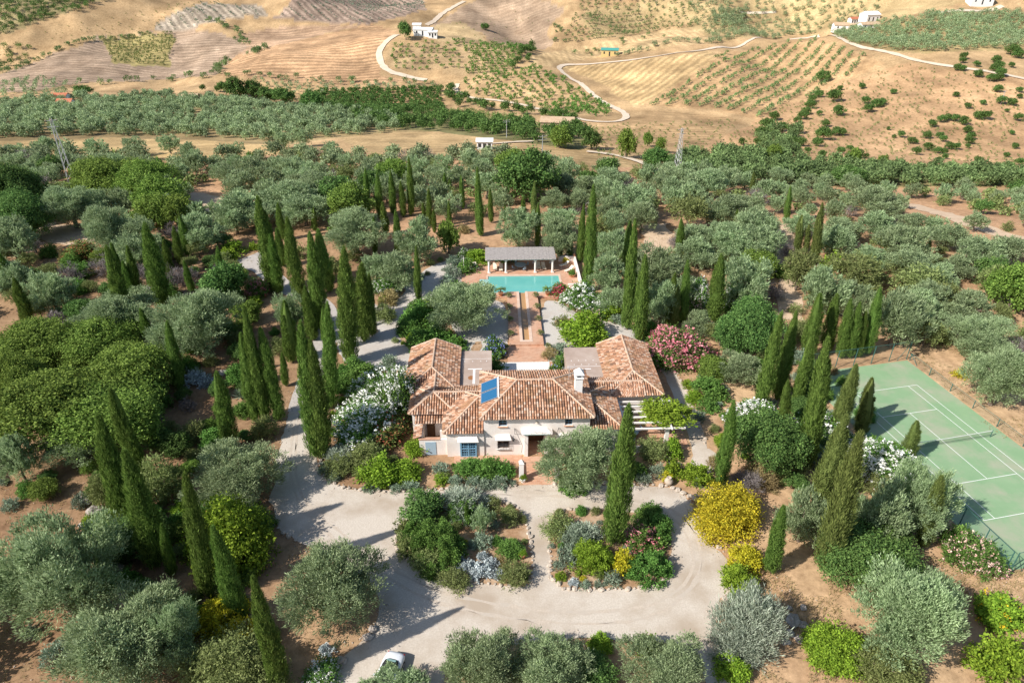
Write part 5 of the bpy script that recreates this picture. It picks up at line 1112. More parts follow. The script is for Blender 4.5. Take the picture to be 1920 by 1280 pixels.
# understorey along the beds and banks, lower left and round the court
for poly, sp, kinds, sz, sd in (([(-40, 470), (440, 440), (480, 620), (330, 700), (240, 620), (-40, 640)], 4.0, ('moss', 'broad', 'green', 'dark', 'bare', 'almond'), 3.4, 31), ([(300, 640), (560, 620), (560, 760), (520, 850), (300, 900)], 3.4, ('green', 'moss', 'dark', 'broad'), 2.6, 32), ([(1130, 450), (1440, 450), (1560, 560), (1440, 680), (1220, 640)], 4.2, ('moss', 'almond', 'green', 'almond', 'bare'), 3.2, 33), ([(1560, 430), (1960, 480), (1960, 700), (1740, 680), (1650, 560)], 4.4, ('moss', 'almond', 'green', 'almond', 'bare'), 3.2, 34), ([(1400, 690), (1500, 660), (1740, 940), (1680, 1040), (1560, 960)], 2.6, ('green', 'dark', 'moss', 'sage'), 2.6, 35), ([(-40, 820), (200, 830), (160, 1000), (-40, 1000)], 4, ('moss', 'broad', 'sage'), 2.4, 36), ([(160, 900), (330, 860), (520, 960), (500, 1060), (360, 1290), (150, 1150)], 2.3, ('lime', 'green', 'moss', 'green', 'broad'), 2.3, 23), ([(0, 860), (200, 870), (330, 1000), (520, 1000), (560, 1280), (0, 1280)], 3.6, ('green', 'moss', 'dark', 'moss', 'sage'), 2.0, 3), ([(60, 480), (430, 470), (470, 700), (330, 860), (0, 620)], 4.2, ('moss', 'green', 'bare', 'dark', 'olive'), 2.2, 4),
   ([(1400, 700), (1560, 680), (1740, 960), (1700, 1010), (1560, 1000), (1420, 880)], 2.8, ('green', 'moss', 'dark', 'sage', 'broom'), 2.0, 5), ([(610, 850), (700, 830), (800, 900), (700, 912), (620, 895)], 1.6, ('sage', 'moss', 'green'), .8, 6), ([(800, 870), (960, 870), (965, 900), (800, 905)], 1.3, ('sage', 'green', 'moss'), .7, 7),
   ([(1190, 860), (1290, 850), (1285, 905), (1190, 900)], 1.4, ('sage', 'moss', 'green', 'lime'), .8, 8), (BEDL, 1.5, ('moss', 'green', 'sage', 'moss'), 1.0, 9), (BEDR, 1.6, ('sage', 'green', 'moss'), .9, 10), ([(1300, 690), (1390, 690), (1400, 880), (1340, 880), (1310, 780)], 2.2, ('green', 'moss', 'lime', 'sage'), 1.4, 11),
   ([(640, 690), (700, 690), (650, 840), (610, 830), (622, 760)], 2.0, ('green', 'moss', 'lime'), 1.3, 12), ([(740, 640), (770, 590), (830, 600), (880, 640), (850, 655), (770, 670)], 1.7, ('green', 'moss', 'lime'), 1.1, 13), ([(690, 515), (840, 470), (900, 490), (760, 540)], 3.0, ('moss', 'green', 'sage'), 1.4, 14),
   ([(1100, 560), (1200, 560), (1230, 640), (1190, 612), (1130, 598)], 2.2, ('green', 'moss', 'sage'), 1.4, 15)):
    rr2 = np.random.default_rng(sd)
    for p in scatter(poly, sp, 200, sd):
        if near_taken(p, sp * .55) or rr2.random() < .25: continue
        k = kinds[rr2.integers(len(kinds))]; free_plant(k, p, sz * (.6 + .8 * rr2.random()), .9, 1)
# bushes on the dry hillside at the right
HB = "780 440 75;845 550 85;870 630 70;800 700 50;880 500 35;1005 490 40;1180 520 35;1025 570 50;1085 588 60;1120 578 46;1040 615 60;765 640 35;760 535 50;725 560 50;715 595 60;690 630 50;670 655 60;640 680 46;510 660 60;470 710 80;440 755 80;420 800 50;560 720 60;610 735 60;750 805 60;780 748 50;860 745 60;895 748 50;610 800 60;660 805 60;540 820 60;580 845 60;640 850 60;780 870 50;985 870 60;940 840 44;890 850 44;1225 760 45;1155 725 25;1185 770 25;1400 700 50;1450 675 50;1485 665 46;1530 670 50;1575 685 60;1655 655 55;1700 655 60;1880 665 50;1600 735 50;1615 770 50;1605 795 50;1370 765 50;1440 765 44;1462 785 44;1280 795 45;1310 855 50;1375 830 55;1500 825 50;1535 828 46;1430 850 44;1465 855 40;1600 825 30;1440 897 30;1472 882 36;1660 910 55;1865 825 40;1820 875 35;1890 915 50;1825 950 75;1535 535 35;1600 600 40;1785 570 55;1850 580 50;1820 625 25;1770 505 50;1655 420 50;1575 320 46;1570 345 40;1540 385 46;1570 390 40;1760 340 50;1770 375 60;1745 390 50;1780 415 60;1770 440 50;1730 445 50;1850 290 70;1880 310 60;1650 365 40;1845 370 35;1850 750 30;1890 510 36;1890 545 34;1685 580 34;1310 800 30;480 865 60;430 865 60;700 850 40;330 800 46;370 880 50;1030 880 34"
for ln in HB.split(';'):
    a, b_, w_ = map(float, ln.split()); px, py = 1280 + a / 3, b_ / 3
    x, y, z = at(px, py + w_ / 3 * .3); free_plant('dark', (x, y), w_ / 3 / pxm(x, y, z), .9); PLANTS[-1][1] = 'round dark green bush'; PLANTS[-1][2] = 'bush'; PLANTS[-1][0].name = 'hillside_bush'
for px, py, w_, h_ in ((1175, 270, 40, 46), (1238, 272, 20, 50), (1215, 262, 18, 34), (1450, 290, 26, 60), (1656, 305, 20, 50), (1600, 300, 30, 40), (760, 58, 24, 28), (910, 50, 16, 10), (155, 172, 36, 20), (440, 165, 40, 34), (475, 168, 34, 30), (500, 178, 34, 26), (530, 180, 40, 26), (580, 190, 40, 30), (1050, 258, 40, 34), (1080, 238, 36, 24), (1110, 262, 36, 30)):
    plant('broad' if h_ > 30 and px > 700 else 'dark', px, py, w_, h_)

# ------------------------------------------------------------------ woods and orchards too many to count: one object each
def blob_tpl(seed, n, D, H, ll, lw, lift=.0):
    r = np.random.default_rng(seed); P, A, B, l, w_, _t = crown(r, D, H, 9, D * .26, n, ll, lw, .2, .5, .7, False, 1, True, 5, .13, .75)
    V, F = kites(P, A, B, l, w_); V[:, 2] += lift; return V
def stuff(name, pts, size, m, n, label, hs=.8, var=.35, jit=.25):
    r = np.random.default_rng(len(pts)); rel = min(.21, max(.085, .55 / size)); T = [blob_tpl(s, int(n * 1.5 * (.21 / rel) ** 1.5), 1.0, hs, rel, rel * .7, .06) for s in range(5)]
    Vs, tn = [], []
    z = Hh(pts[:, 0], pts[:, 1])
    for i, p in enumerate(pts):
        a = r.random() * 6.28; c_, s_ = math.cos(a), math.sin(a); k = size * (1 - jit + 2 * jit * r.random()); v = T[r.integers(5)] * k
        Vs.append(np.stack([v[:, 0] * c_ - v[:, 1] * s_ + p[0], v[:, 0] * s_ + v[:, 1] * c_ + p[1], v[:, 2] + z[i] - .05], 1)); tn.append(np.full(len(v), (r.random() - .5) * var))
    V = np.concatenate(Vs); F = np.arange(len(V)).reshape(-1, 4)
    return obj(name, mesh(name, V, F, m, tone=np.concatenate(tn)), kind='stuff', label=label, category='trees')
def rows(poly, d, s_along, s_across, jit=.15, drop=.06, seed=0):
    W = wpoly(poly); a = np.array(at(*d[0])[:2]); b = np.array(at(*d[1])[:2]); e = (b - a) / np.linalg.norm(b - a); f = np.array([-e[1], e[0]])
    loc = np.stack([(W - a) @ e, (W - a) @ f], 1); lo, hi = loc.min(0), loc.max(0); r = np.random.default_rng(seed)
    U, Vv = np.meshgrid(np.arange(lo[0], hi[0], s_along), np.arange(lo[1], hi[1], s_across)); U = U.ravel() + r.normal(size=U.size) * s_along * jit; Vv = Vv.ravel() + r.normal(size=Vv.size) * s_across * jit * .4
    p = a + U[:, None] * e + Vv[:, None] * f
    p = p[pip(p[:, 0], p[:, 1], W)]; return p[r.random(len(p)) > drop]
def line_pts(px, step, wid, seed):
    r = np.random.default_rng(seed); P = np.array([at(*q_)[:2] for q_ in px]); out = []
    for i in range(len(P) - 1):
        k = max(1, int(np.linalg.norm(P[i + 1] - P[i]) / step))
        for s in range(k): out.append(P[i] + (P[i + 1] - P[i]) * (s + r.random()) / k + r.normal(size=2) * wid)
    return np.array(out)
LEFTP = [(-80, 205), (0, 196), (150, 188), (340, 180), (430, 190), (560, 208), (700, 218), (760, 235), (738, 248), (640, 256), (520, 268), (400, 258), (200, 254), (-80, 262)]
stuff('olive_grove', scatter(LEFTP, 5.8, 4000, 31), 4.7, M['olive'], 150, 'wide grey-green olive grove on the valley floor beyond the villa')
stuff('riverside_wood', np.concatenate([scatter([(640, 214), (740, 216), (840, 222), (1000, 240), (1105, 262), (1090, 280), (960, 262), (840, 248), (740, 240), (660, 232)], 6.5, 900, 32), line_pts([(360, 172), (430, 176), (520, 186), (600, 200), (660, 212)], 5, 4, 1), line_pts([(830, 170), (850, 190), (900, 205), (1000, 215), (1080, 236)], 4, 2.5, 2), line_pts([(965, 130), (975, 112), (1000, 95)], 4, 2, 14)]), 4.6, M['dark'], 160, 'dark green trees lining the stream in the valley', 1.0)
stuff('citrus_orchard', rows([(575, 174), (700, 168), (822, 167), (832, 206), (700, 216), (610, 206)], ((600, 190), (800, 185)), 3.2, 3.8, .15, .04), 2.8, M['dark'], 110, 'dense green orchard in a block beside the stream')
stuff('ravine_wood', np.concatenate([scatter([(1240, 318), (1300, 296), (1400, 288), (1500, 310), (1700, 325), (1960, 326), (1960, 352), (1700, 354), (1500, 350), (1350, 350), (1280, 340)], 4.4, 900, 33), scatter([(1420, 250), (1500, 245), (1500, 300), (1420, 290)], 6, 60, 35)]), 4.2, M['wood'], 150, 'green band of trees and scrub along the ravine under the dry hill', .9, .6)
stuff('green_orchard', np.concatenate([rows([(728, 87), (850, 77), (865, 100), (870, 138), (740, 130)], ((740, 110), (850, 108)), 5.0, 7.5, .1, .1, 1), rows([(850, 78), (985, 88), (962, 130), (920, 140), (865, 138), (880, 105)], ((870, 95), (960, 95)), 3.8, 4.4, .15, .03, 2)]), 3.1, M['green'], 50, 'orchard of green fruit trees below the white farmhouse')
stuff('young_orchard', rows([(866, 152), (1000, 125), (1045, 140), (1150, 206), (1130, 221), (1000, 203), (880, 178)], ((880, 165), (1020, 140)), 4.6, 5.4, .2, .14, 3), 3.0, M['green'], 60, 'orchard of dark green trees inside the bend of the pale road')
stuff('hill_olives', np.concatenate([rows([(1210, 198), (1350, 103), (1525, 73), (1640, 112), (1560, 163), (1430, 225), (1340, 203)], ((1300, 170), (1430, 98)), 3.6, 8.4, .12, .08, 4)]), 2.7, M['wood'], 45, 'rows of small olives on the golden hill right of the ploughed field')
stuff('terraced_olives', np.concatenate([rows([(1060, 64), (1080, 24), (1290, 30), (1330, 45), (1180, 68), (1075, 85)], ((1090, 60), (1260, 35)), 4.6, 7.5, .12, .08, 5), rows([(1080, 0), (1300, 0), (1300, 28), (1090, 24)], ((1100, 10), (1290, 8)), 5.5, 6, .2, .1, 6)]), 3.8, M['wood'], 40, 'olive rows on the terraced hillside behind the ravine')
stuff('upland_olives', np.concatenate([scatter([(1290, 0), (1660, 0), (1640, 40), (1535, 62), (1335, 74), (1300, 40)], 7.0, 1400, 36), scatter([(1332, 20), (1400, 22), (1390, 50), (1340, 55)], 4, 200, 37), line_pts([(1150, 108), (1330, 82), (1480, 64), (1530, 62)], 3.0, 1.8, 7)]), 4.2, M['olive'], 50, 'olive trees scattered over the upland by the far track')
stuff('dense_olive_grove', rows([(1556, 68), (1640, 48), (1760, 28), (1960, 26), (1960, 88), (1700, 100), (1600, 84)], ((1600, 75), (1850, 60)), 4.6, 5.0, .25, .04, 8), 4.6, M['olive'], 60, 'dense olive grove on the slope below the white hill houses')
stuff('scrub_wood', np.concatenate([scatter([(-80, 0), (210, 0), (160, 20), (90, 36), (0, 68), (-80, 90)], 5.2, 1100, 38), scatter([(-80, 80), (20, 76), (70, 90), (76, 106), (20, 132), (-80, 140)], 8, 160, 39)]), 4.5, M['dark'], 60, 'dark evergreen scrub on the far left slope', .85, .5)
stuff('field_hedges', np.concatenate([line_pts([(0, 138), (60, 118), (100, 102), (190, 74), (280, 62)], 3.2, 1, 9), line_pts([(390, 40), (420, 46), (450, 62), (466, 84)], 3, 2.5, 10), line_pts([(400, 142), (425, 120), (435, 112)], 3, 2, 11), line_pts([(470, 103), (490, 92), (505, 90)], 1.6, 2.6, 12), line_pts([(150, 160), (300, 150), (400, 146), (560, 150), (700, 158), (820, 158)], 6, 2.5, 13), line_pts([(1040, 48), (1055, 75), (1075, 82)], 3, 4, 15), line_pts([(1060, 100), (1140, 84), (1300, 52)], 9, 6, 16)]), 3.6, M['wood'], 60, 'dark hedge bushes along the field borders on the far hills')
stuff('vineyard', np.concatenate([rows([(192, 73), (325, 63), (330, 82), (308, 126), (214, 119)], ((210, 85), (310, 78)), 3.0, 6.0, .15, .1, 17)]), 2.6, M['moss'], 40, 'square plot of yellow-green vines on the grey field')
stuff('dark_vineyard', np.concatenate([rows([(515, 35), (560, 0), (790, 0), (800, 16), (690, 46), (640, 41)], ((600, 2), (660, 40)), 4, 8, .12, .15, 18), rows([(278, 56), (330, 26), (380, 6), (488, 13), (498, 29), (420, 35), (330, 59)], ((400, 6), (440, 34)), 4, 9, .1, .25, 19)]), 2.2, M['sage'], 30, 'grey-green rows of vines striping the upper hills')
stuff('plot_trees', np.concatenate([rows([(470, 150), (640, 158), (640, 182), (560, 178), (500, 168)], ((480, 155), (630, 165)), 5, 6, .15, .1, 20), rows([(-40, 160), (60, 148), (150, 158), (120, 178), (-40, 185)], ((0, 165), (120, 160)), 5, 6, .2, .2, 21), rows([(650, 158), (830, 160), (830, 168), (660, 172)], ((660, 162), (820, 164)), 6, 6, .2, .1, 22)]), 3.2, M['olive'], 40, 'small plots of young trees at the foot of the far fields')
stuff('yellow_vineyard', rows([(836, 211), (870, 207), (985, 226), (958, 236), (850, 223)], ((845, 215), (960, 232)), 2.4, 4.0, .15, .1, 23), 2.0, M['moss'], 40, 'small yellow-green vineyard among the stream trees')
stuff('far_grove_olives', np.array(far_olives), 5.3, M['olive'], 200, 'grey-green olives of the grove beyond the pool, towards the valley', .75)
stuff('outlying_olives', np.concatenate([scatter([(-560, 330), (-60, 330), (-60, 1290), (-420, 1290)], 6.2, 420, 91), scatter([(1985, 380), (2420, 380), (2300, 800), (2060, 780)], 6.2, 260, 92)]), 6.2, M['olive'], 220, 'olive trees continuing beyond both sides of the estate', .75)
if far_right: stuff('slope_olives', np.array(far_right), 3.8, M['olive'], 150, 'small scattered olives on the stony slope at the far right', .8)
mg = scatter(MID, 5.0, 900, 44); mg = np.array([p for p in mg if not near_taken(p, 4.4) and p[1] > 145 and not any(pip(np.array([p[0]]), np.array([p[1]]), c)[0] for c in CLEAR)])
mg = mg[np.random.default_rng(3).random(len(mg)) < .75]
stuff('hillside_scrub', np.concatenate([scatter([(1290, 300), (1440, 215), (1560, 160), (1700, 120), (1960, 165), (1960, 325), (1500, 330)], 3.4, 1500, 61)[:1100], scatter([(80, 60), (330, 5), (430, 0), (300, 55), (190, 68), (110, 98)], 7, 200, 62), scatter([(800, 60), (1000, 5), (1040, 40), (990, 92)], 9, 60, 63), scatter([(1100, 235), (1390, 225), (1330, 285), (1120, 300)], 5, 200, 64)]), 1.3, M['moss'], 30, 'low dry scrub dotted over the hillsides', .6)
stuff('grove_understorey', mg, 3.4, M['moss'], 120, 'low olive suckers and scrub between the grove trees', .6)

# ------------------------------------------------------------------ far houses, sheds, pylons
def house(px, py, wm, dm, hm, lab, wall='purewhite', roof='redroof', rz=0, rr=.22, name='farmhouse', flat=False):
    x, y, z = at(px, py); r = obj(name, None, None, (x, y, z), R(rz), label=lab, category='house' if name != 'shed' else 'shed')
    m = MB(); m.box(-wm / 2, wm / 2, -dm / 2, dm / 2, -2, hm); m.add([(-wm / 2, -dm / 2, hm), (-wm / 2, dm / 2, hm), (-wm / 2, 0, hm + dm * rr)], [(0, 1, 2)]); m.add([(wm / 2, -dm / 2, hm), (wm / 2, dm / 2, hm), (wm / 2, 0, hm + dm * rr)], [(0, 2, 1)])
    m.build('wall', M[wall], r)
    if not flat:
        m = MB(); o = .4; h0 = hm - o * rr * 2
        for s in (-1, 1):
            m.hexa([(-wm / 2 - o, s * (dm / 2 + o), hm - .2 * s * s), (wm / 2 + o, s * (dm / 2 + o), hm - .2), (wm / 2 + o, 0, hm + dm * rr), (-wm / 2 - o, 0, hm + dm * rr), (-wm / 2 - o, s * (dm / 2 + o), hm), (wm / 2 + o, s * (dm / 2 + o), hm), (wm / 2 + o, 0, hm + dm * rr + .2), (-wm / 2 - o, 0, hm + dm * rr + .2)])
        m.build('roof', M[roof], r)
    for k in range(3):
        u = (-.32 + .32 * k) * wm; m = MB(); m.box(u - .5, u + .5, -dm / 2 - .04, -dm / 2 - .003, hm * .35 if k != 1 else 0, hm * .75); m.build('door' if k == 1 else 'window', M['darkglass'], r)
    return r
house(795, 66, 13, 7, 4, 'long low white farmhouse on the orange hill above the orchard', roof='purewhite', rz=-8, rr=.12); house(783, 62, 6, 6, 6, 'taller white block at the end of the hill farmhouse', roof='purewhite', rr=.1); house(812, 70, 6, 5, 3.5, 'small white outbuilding beside the hill farmhouse', roof='purewhite', rr=.15)
house(1627, 46, 11, 9, 7, 'two storey white house on the hill by the far track', roof='purewhite', rz=14, rr=.2); house(1598, 46, 6, 5, 4, 'small white house with pinkish roof left of the two storey one', rz=10); house(1580, 56, 15, 7, 3.5, 'low white building nearest the track junction', roof='ruin', rz=-6); house(1628, 54, 14, 6, 3, 'low pale building in front of the two storey house', roof='ruin', rz=8)
house(1835, 8, 16, 8, 5, 'pale house with ochre walls at the top of the right hill', roof='ruin')
house(1143, 104, 12, 8, 4, 'yellow shed with a bright green sheet roof', 'ochre', 'greenroof', -10, .12, 'shed')
house(1045, 248, 13, 9, 5, 'ruined stone house among the stream trees', 'ruin', 'ruin', -8, .12, 'stone_house'); house(1030, 240, 7, 5, 3.2, 'pale lean-to beside the ruined stone house', 'ruin', 'ruin', 12, .1, 'stone_house')
house(909, 279, 5, 4, 3, 'small white hut on the straw field edge', roof='purewhite', rr=.08, name='hut'); house(115, 193, 9, 6, 3.5, 'red roofed house in the left olive grove'); house(127, 203, 7, 5, 3, 'white walled house in front of the red roofed one', rr=.3); house(360, 192, 8, 6, 3, 'grey roofed hut deep in the left olive grove', 'ruin', 'ruin')
def pylon(px, py, tpx, tpy, lab, wd=1.1, lattice=True):
    b_ = at(px, py); h = toppx(tpx, tpy, b_); r = obj('electricity_pylon', None, None, b_, .4, label=lab, category='pylon'); m = MB(); t = .2
    if lattice:
        n = 9
        for sx in (-1, 1):
            for sy in (-1, 1): m.tube([(sx * wd / 2, sy * wd / 2, -.5), (sx * t, sy * t, h)], .055, 4)
        for i in range(n):
            z0, z1 = h * i / n, h * (i + 1) / n; w0, w1 = wd / 2 + (t - wd / 2) * i / n, wd / 2 + (t - wd / 2) * (i + 1) / n
            for s in (-1, 1): m.tube([(-w0, s * w0, z0), (w1, s * w1, z1)], .035, 4); m.tube([(s * w0, -w0, z0), (s * w1, w1, z1)], .035, 4)
    else: m.tube([(0, 0, -.5), (0, 0, h)], [.16, .10], 8)
    m.build('mast', M['steel'], r)
    for k, z in enumerate((h * .97, h * .88)): m = MB(); m.tube([(-1.4, 0, z), (1.4, 0, z)], .06, 4); m.build('crossarm', M['steel'], r)
    for u in (-1.2, 0, 1.2): m = MB(); m.lathe([(.05, 0), (.12, .1), (.05, .35)], (u, 0, h * .97), 6); m.build('insulator', M['ruin'], r)
pylon(138, 350, 104, 222, 'leaning lattice pylon over the left olive trees', 1.6); pylon(1268, 330, 1270, 240, 'lattice pylon above the ravine trees near the white van', 1.8); pylon(1016, 318, 1014, 254, 'slim pole on the straw field behind the dark tree', .5, False); pylon(950, 258, 948, 225, 'slim pole on a pale block by the stream trees', .5, False); pylon(1876, 196, 1880, 170, 'slim pole on the dry hill', .5, False); pylon(1230, 12, 1231, 2, 'slim pole on the terraced olive hill', .5, False)
x, y, z = at(1276, 318); vr = obj('white_van', None, None, (x, y, z), .6, label='small white van parked under the lattice pylon', category='van')
V, F = loft([(2.2, 1.7, .4, 1.9), (2.1, 1.8, .3, 2.2), (.2, 1.85, .3, 2.25), (-.7, 1.8, .3, 2.0), (-1.3, 1.75, .3, 1.2), (-2.1, 1.6, .35, 1.0)], 16, 4); obj('body', mesh('van_body', V, F, M['purewhite']), vr)
for sx in (-.8, .8):
    for sy in (1.4, -1.4): m = MB(); m.tube([(sx - .12, sy, .33), (sx + .12, sy, .33)], .33, 14); m.build('wheel', M['rubber'], vr)
m = MB(); m.hexa([(-.8, -1.28, 1.25), (.8, -1.28, 1.25), (.8, -.72, 1.95), (-.8, -.72, 1.95), (-.8, -1.32, 1.28), (.8, -1.32, 1.28), (.8, -.76, 1.99), (-.8, -.76, 1.99)]); m.build('windscreen', M['darkglass'], vr)

# ------------------------------------------------------------------ stones: bed edging and boulders
def rockmesh(seed, n=2):
    import bmesh
    bm = bmesh.new(); bmesh.ops.create_icosphere(bm, subdivisions=n, radius=.5); r = np.random.default_rng(seed); ph = r.random(9) * 6.28
    for v in bm.verts:
        d = v.co.normalized(); k = 1 + .22 * math.sin(3 * d.x + ph[0]) * math.sin(4 * d.y + ph[1]) + .18 * math.sin(5 * d.z + ph[2] + 2 * d.x) + .08 * (r.random() - .5); v.co *= k; v.co.z *= .72
    me = bpy.data.meshes.new('stone'); bm.to_mesh(me); bm.free(); me.materials.append(M['stone']); return me
RK = [rockmesh(s) for s in range(5)]; RKD = []
for s in range(4): m_ = rockmesh(20 + s, 3); m_.materials[0] = M['rock']; RKD.append(m_)
def edge(outl, step, lab, grp, size=.34, keep=1.0):
    d = np.r_[0, np.cumsum(np.linalg.norm(np.diff(outl, axis=0), axis=1))]; r = np.random.default_rng(int(d[-1]))
    for s in np.arange(0, d[-1], step):
        if r.random() > keep: continue
        x, y = np.interp(s, d, outl[:, 0]), np.interp(s, d, outl[:, 1]); k = size * (.6 + .9 * r.random())
        o = obj('edging_stone', RK[r.integers(5)], None, (x + r.normal() * .06, y + r.normal() * .06, .06 + k * .12), r.random() * 6.28, (k * 1.3, k, k), label=lab, category='stone', group=grp)
edge(bl, .62, 'small pale stone edging the rounded flower bed of the drive', 'stones round the rounded bed'); edge(br, .62, 'small pale stone edging the square flower bed of the drive', 'stones round the square bed')
def pxline(px): return np.array([at(*p)[:2] for p in px])
edge(pxline([(596, 835), (602, 872), (612, 898), (640, 914), (700, 922), (800, 919), (880, 914), (968, 910)]), .7, 'small pale stone edging the border left of the entrance path', 'stones along the left front border')
edge(pxline([(1042, 908), (1180, 907), (1255, 911), (1292, 930), (1302, 960), (1318, 1000), (1356, 1036)]), .7, 'small pale stone edging the border right of the entrance path', 'stones along the right front border', .4)
edge(pxline([(1372, 1085), (1366, 1112), (1340, 1150), (1352, 1200), (1385, 1270)]), .9, 'rough stone along the lower right edge of the drive', 'stones along the lower right drive edge', .45)
edge(pxline([(510, 985), (560, 1015), (575, 1022)]), .9, 'rough stone along the upper left edge of the drive', 'stones along the upper left drive edge', .45); edge(pxline([(1262, 690), (1285, 728), (1308, 790), (1326, 838)]), .8, 'small stone edging the narrow path right of the villa', 'stones along the narrow path', .35)
for i, (px, py, k, lab) in enumerate(((165, 940, 1.3, 'tall pale boulder at the top of the rock bank in the lower left'), (178, 965, 1.6, 'broad pinkish boulder in the middle of the rock bank'), (168, 985, 1.5, 'pale boulder at the foot of the rock bank'), (185, 1022, 1.2, 'brown boulder below the rock bank under ferny shrubs'), (215, 1075, 1.6, 'grey boulder in shade between two cypresses'), (225, 1130, 1.5, 'flat brown rock above the lowest left olive'), (280, 1130, 1.2, 'grey rock beside the yellow shrubs'), (418, 702, 1.3, 'round pale boulder beside the blue agaves'),
   (1485, 1165, 1.1, 'large grey boulder of the rock pile by the spiky shrub'), (1480, 1188, .7, 'rounded grey rock in the middle of the rock pile'), (1472, 1204, .75, 'pale flat topped rock of the rock pile'), (1497, 1200, .75, 'dark rock at the back of the rock pile'), (1505, 1172, .7, 'small pale rock at the right of the rock pile'), (1506, 1140, .6, 'single small pale rock on the dry ground'), (1755, 1085, .9, 'grey ash coloured rock lying beside the peach oleander'), (690, 1195, .8, 'pale stone at the drive edge under the big olive'), (700, 1180, .7, 'small stone on the drive edge by the big olive'), (640, 1240, .8, 'rock at the drive edge by the white flowers'), (1440, 1130, .6, 'little stone on the drive verge by the spiky shrub'), (1480, 1140, .5, 'tiny stone below the leaning cypress'))):
    x, y, z = at(px, py); obj('boulder', RKD[i % 4], None, (x, y, z + k * .2), i * 1.3, (k * 1.2, k, k), label=lab, category='rock')
def agave(px, py, rad, lab):
    x, y, z = at(px, py); r = np.random.default_rng(int(px)); P_, A_, B_ = [], [], []
    for k in range(34):
        a = r.random() * 6.28; e = .25 + r.random() * 1.2; A_.append([math.cos(a) * math.cos(e), math.sin(a) * math.cos(e), math.sin(e)]); B_.append([-math.sin(a), math.cos(a), 0]); P_.append([0, 0, .05])
    V, F = kites(np.array(P_), np.array(A_), np.array(B_), rad, rad * .2); obj('agave', mesh('agave_leaves', V, F, M['sage']), None, (x, y, z), label=lab, category='agave')
agave(372, 705, 1.5, 'large blue-grey agave rosette in front of the round boulder'); agave(390, 715, 1.3, 'second blue-grey agave rosette nearer the round boulder'); agave(352, 700, 1.1, 'smaller agave rosette nearest the big leafy trees'); agave(450, 745, 1.3, 'blue agave between the slim cypresses and the lane')

# ------------------------------------------------------------------ dry grass tufts (uncountable)
def tufts(poly, n, seed):
    W = wpoly(poly); x0, y0 = W.min(0); x1, y1 = W.max(0); r = np.random.default_rng(seed); p = np.stack([r.uniform(x0, x1, n), r.uniform(y0, y1, n)], 1); p = p[pip(p[:, 0], p[:, 1], W)]
    return p[vnoise(p[:, 0] / 4, p[:, 1] / 4) > -.12]
tp = np.concatenate([tufts([(1380, 1080), (1500, 1000), (1760, 1040), (1960, 1080), (1960, 1290), (1420, 1290)], 9000, 1), tufts([(0, 860), (260, 850), (560, 1040), (620, 1290), (0, 1290)], 6000, 2), tufts([(1640, 560), (1960, 640), (1960, 900), (1720, 680)], 6000, 3), tufts([(60, 440), (520, 440), (560, 740), (0, 760)], 6000, 4), tufts([(1180, 400), (1560, 430), (1560, 660), (1220, 640)], 6000, 5)])
r = np.random.default_rng(9); k = 3; P_ = np.repeat(tp, k, 0) + r.normal(size=(len(tp) * k, 2)) * .12; P3 = np.stack([P_[:, 0], P_[:, 1], Hh(P_[:, 0], P_[:, 1])], 1)
A_ = unit(np.stack([r.normal(size=len(P3)) * .6, r.normal(size=len(P3)) * .6, np.ones(len(P3))], 1)); B_ = unit(np.cross(A_, r.normal(size=A_.shape))); V, F = kites(P3, A_, B_, .28 * (.5 + r.random(len(P3))), .05)
obj('dry_grass', mesh('dry_grass', V, F, M['broom']), kind='stuff', label='tufts of straw coloured dry grass on the bare slopes', category='grass')

# loose stones along the drive edges and on the bare slopes (uncountable)
r = np.random.default_rng(77); ed = pxline(DRIVE); sp = []
for i in range(len(ed)):
    a_, b_ = ed[i], ed[(i + 1) % len(ed)]; k = int(np.linalg.norm(b_ - a_) * 9); t_ = r.random(k)[:, None]; sp.append(a_ + (b_ - a_) * t_ + r.normal(size=(k, 2)) * .45)
for poly, n_, sd_ in (([(1380, 1080), (1500, 1000), (1960, 1080), (1960, 1290), (1420, 1290)], 900, 71), ([(0, 860), (260, 850), (560, 1040), (620, 1290), (0, 1290)], 900, 72), ([(60, 440), (520, 440), (560, 740), (0, 760)], 700, 73)): sp.append(tufts(poly, n_, sd_))
sp = np.concatenate(sp); kz = .03 + .07 * r.random(len(sp)) ** 2; oc = np.array([(1, 0, 0), (0, 1, 0), (-1, 0, 0), (0, -1, 0), (0, 0, .8), (0, 0, -.5)], float)
V = (oc[None] * kz[:, None, None] * (1 + .4 * r.normal(size=(len(sp), 6, 1)))).reshape(-1, 3) + np.repeat(np.column_stack([sp, Hh(sp[:, 0], sp[:, 1]) + .035]), 6, 0)
F = (np.array([(0, 1, 4), (1, 2, 4), (2, 3, 4), (3, 0, 4), (1, 0, 5), (2, 1, 5), (3, 2, 5), (0, 3, 5)])[None] + 6 * np.arange(len(sp))[:, None, None]).reshape(-1, 3)
obj('loose_stones', mesh('loose_stones', V, F, M['stone']), kind='stuff', label='loose small stones strewn along the drive edges and bare slopes', category='stones')

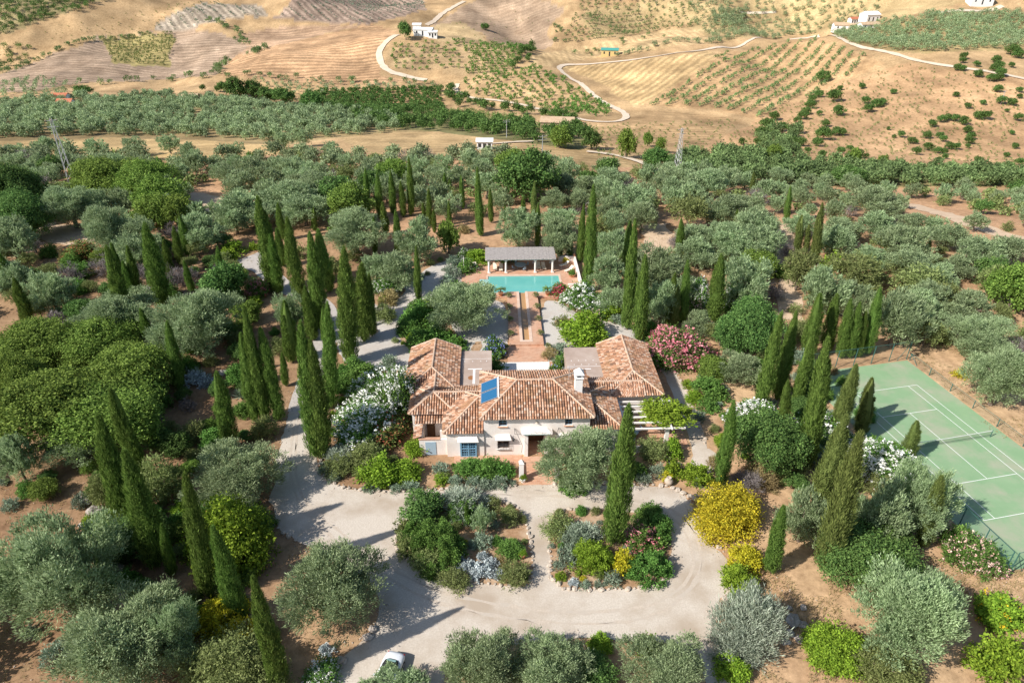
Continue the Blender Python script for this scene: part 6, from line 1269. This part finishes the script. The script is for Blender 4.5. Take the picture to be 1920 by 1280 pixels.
# ------------------------------------------------------------------ labels: look first, then what it stands beside
AREAS = [('in the rounded drive bed', 735, 915, 1008, 1120), ('in the square drive bed', 1022, 915, 1287, 1120), ('in the villa\'s front border', 800, 850, 1180, 925), ('by the villa\'s left corner', 600, 820, 800, 930),
 ('beside the vine pergola', 1180, 800, 1345, 930), ('by the narrow side path', 1225, 640, 1400, 800), ('against the villa\'s left wing', 640, 690, 765, 850), ('in the gravel garden', 690, 530, 1225, 700), ('around the pool terrace', 830, 470, 1140, 530),
 ('behind the pool pavilion', 780, 395, 1130, 470), ('left of the pool grove', 660, 300, 780, 500), ('along the winding lane', 500, 370, 720, 880), ('on the drive\'s right verge', 1290, 880, 1490, 1290), ('beside the tennis court', 1400, 660, 1790, 1110), ('at the court\'s far end', 1440, 545, 1700, 690),
 ('below the tennis court', 1490, 1080, 1960, 1330), ('in the grove right of the pool', 1130, 430, 1440, 690), ('beyond the tennis court', 1440, 430, 1960, 760), ('below the drive', 540, 1160, 1340, 1330), ('in the shady lower grove', -60, 870, 560, 1330), ('beside the left curve of the drive', 520, 930, 740, 1200),
 ('on the wooded left bank', -60, 560, 345, 900), ('left of the lane', 300, 540, 620, 960), ('on the reddish left bank', -60, 400, 500, 600), ('across the ravine', 1380, 90, 1960, 322), ('in the valley', -60, 0, 1960, 285), ('on the upper left slope', -60, 285, 660, 440), ('on the slope right of the pool', 1100, 285, 1500, 470), ('on the slope above the court', 1480, 300, 1960, 470), ('beyond the pool', 640, 285, 1130, 480)]
ORD = ['leftmost', 'second from left', 'third from left', 'fourth from left', 'fifth from left', 'sixth from left', 'seventh from left', 'eighth from left', 'ninth from left', 'tenth from left']
groups = {}
for P_ in PLANTS:
    ar = next((a[0] for a in AREAS if a[1] <= P_[3] <= a[3] and a[2] <= P_[4] <= a[4]), 'in the surrounding grove'); groups.setdefault((P_[1], ar), []).append(P_)
for (ph, ar), ls in groups.items():
    n = len(ls); ls.sort(key=lambda p: p[3]); big = max(ls, key=lambda p: p[5])
    for i, p in enumerate(ls):
        o = p[0]; o['category'] = p[2]; al = ph + ' ' + ar
        if p[6]: o['label'] = p[6]
        elif n == 1: o['label'] = al
        elif p is big and n > 2: o['label'] = ('tallest ' if p[2] == 'cypress' else 'largest ') + al
        elif n <= 11: o['label'] = al + ', ' + (ORD[i] if i < n - 1 else 'rightmost') + ('' if n < 12 else '')
        else:
            bnd = sorted(ls, key=lambda q_: -q_[4]); k = bnd.index(p); t3 = ('in nearest rank', 'in middle rank', 'in farthest rank')[min(2, k * 3 // n)]; rank = sorted([q_ for q_ in bnd[(min(2, k * 3 // n) * n + 2) // 3:] if min(2, bnd.index(q_) * 3 // n) == min(2, k * 3 // n)], key=lambda q_: q_[3]); j = rank.index(p)
            if j < 8 and len(rank) < 14: o['label'] = al + ', ' + ORD[j] + ' ' + t3
            else: o['label'] = al + ' ' + t3; 
        if n > 1: o['group'] = ph + ' group ' + ar
from collections import Counter
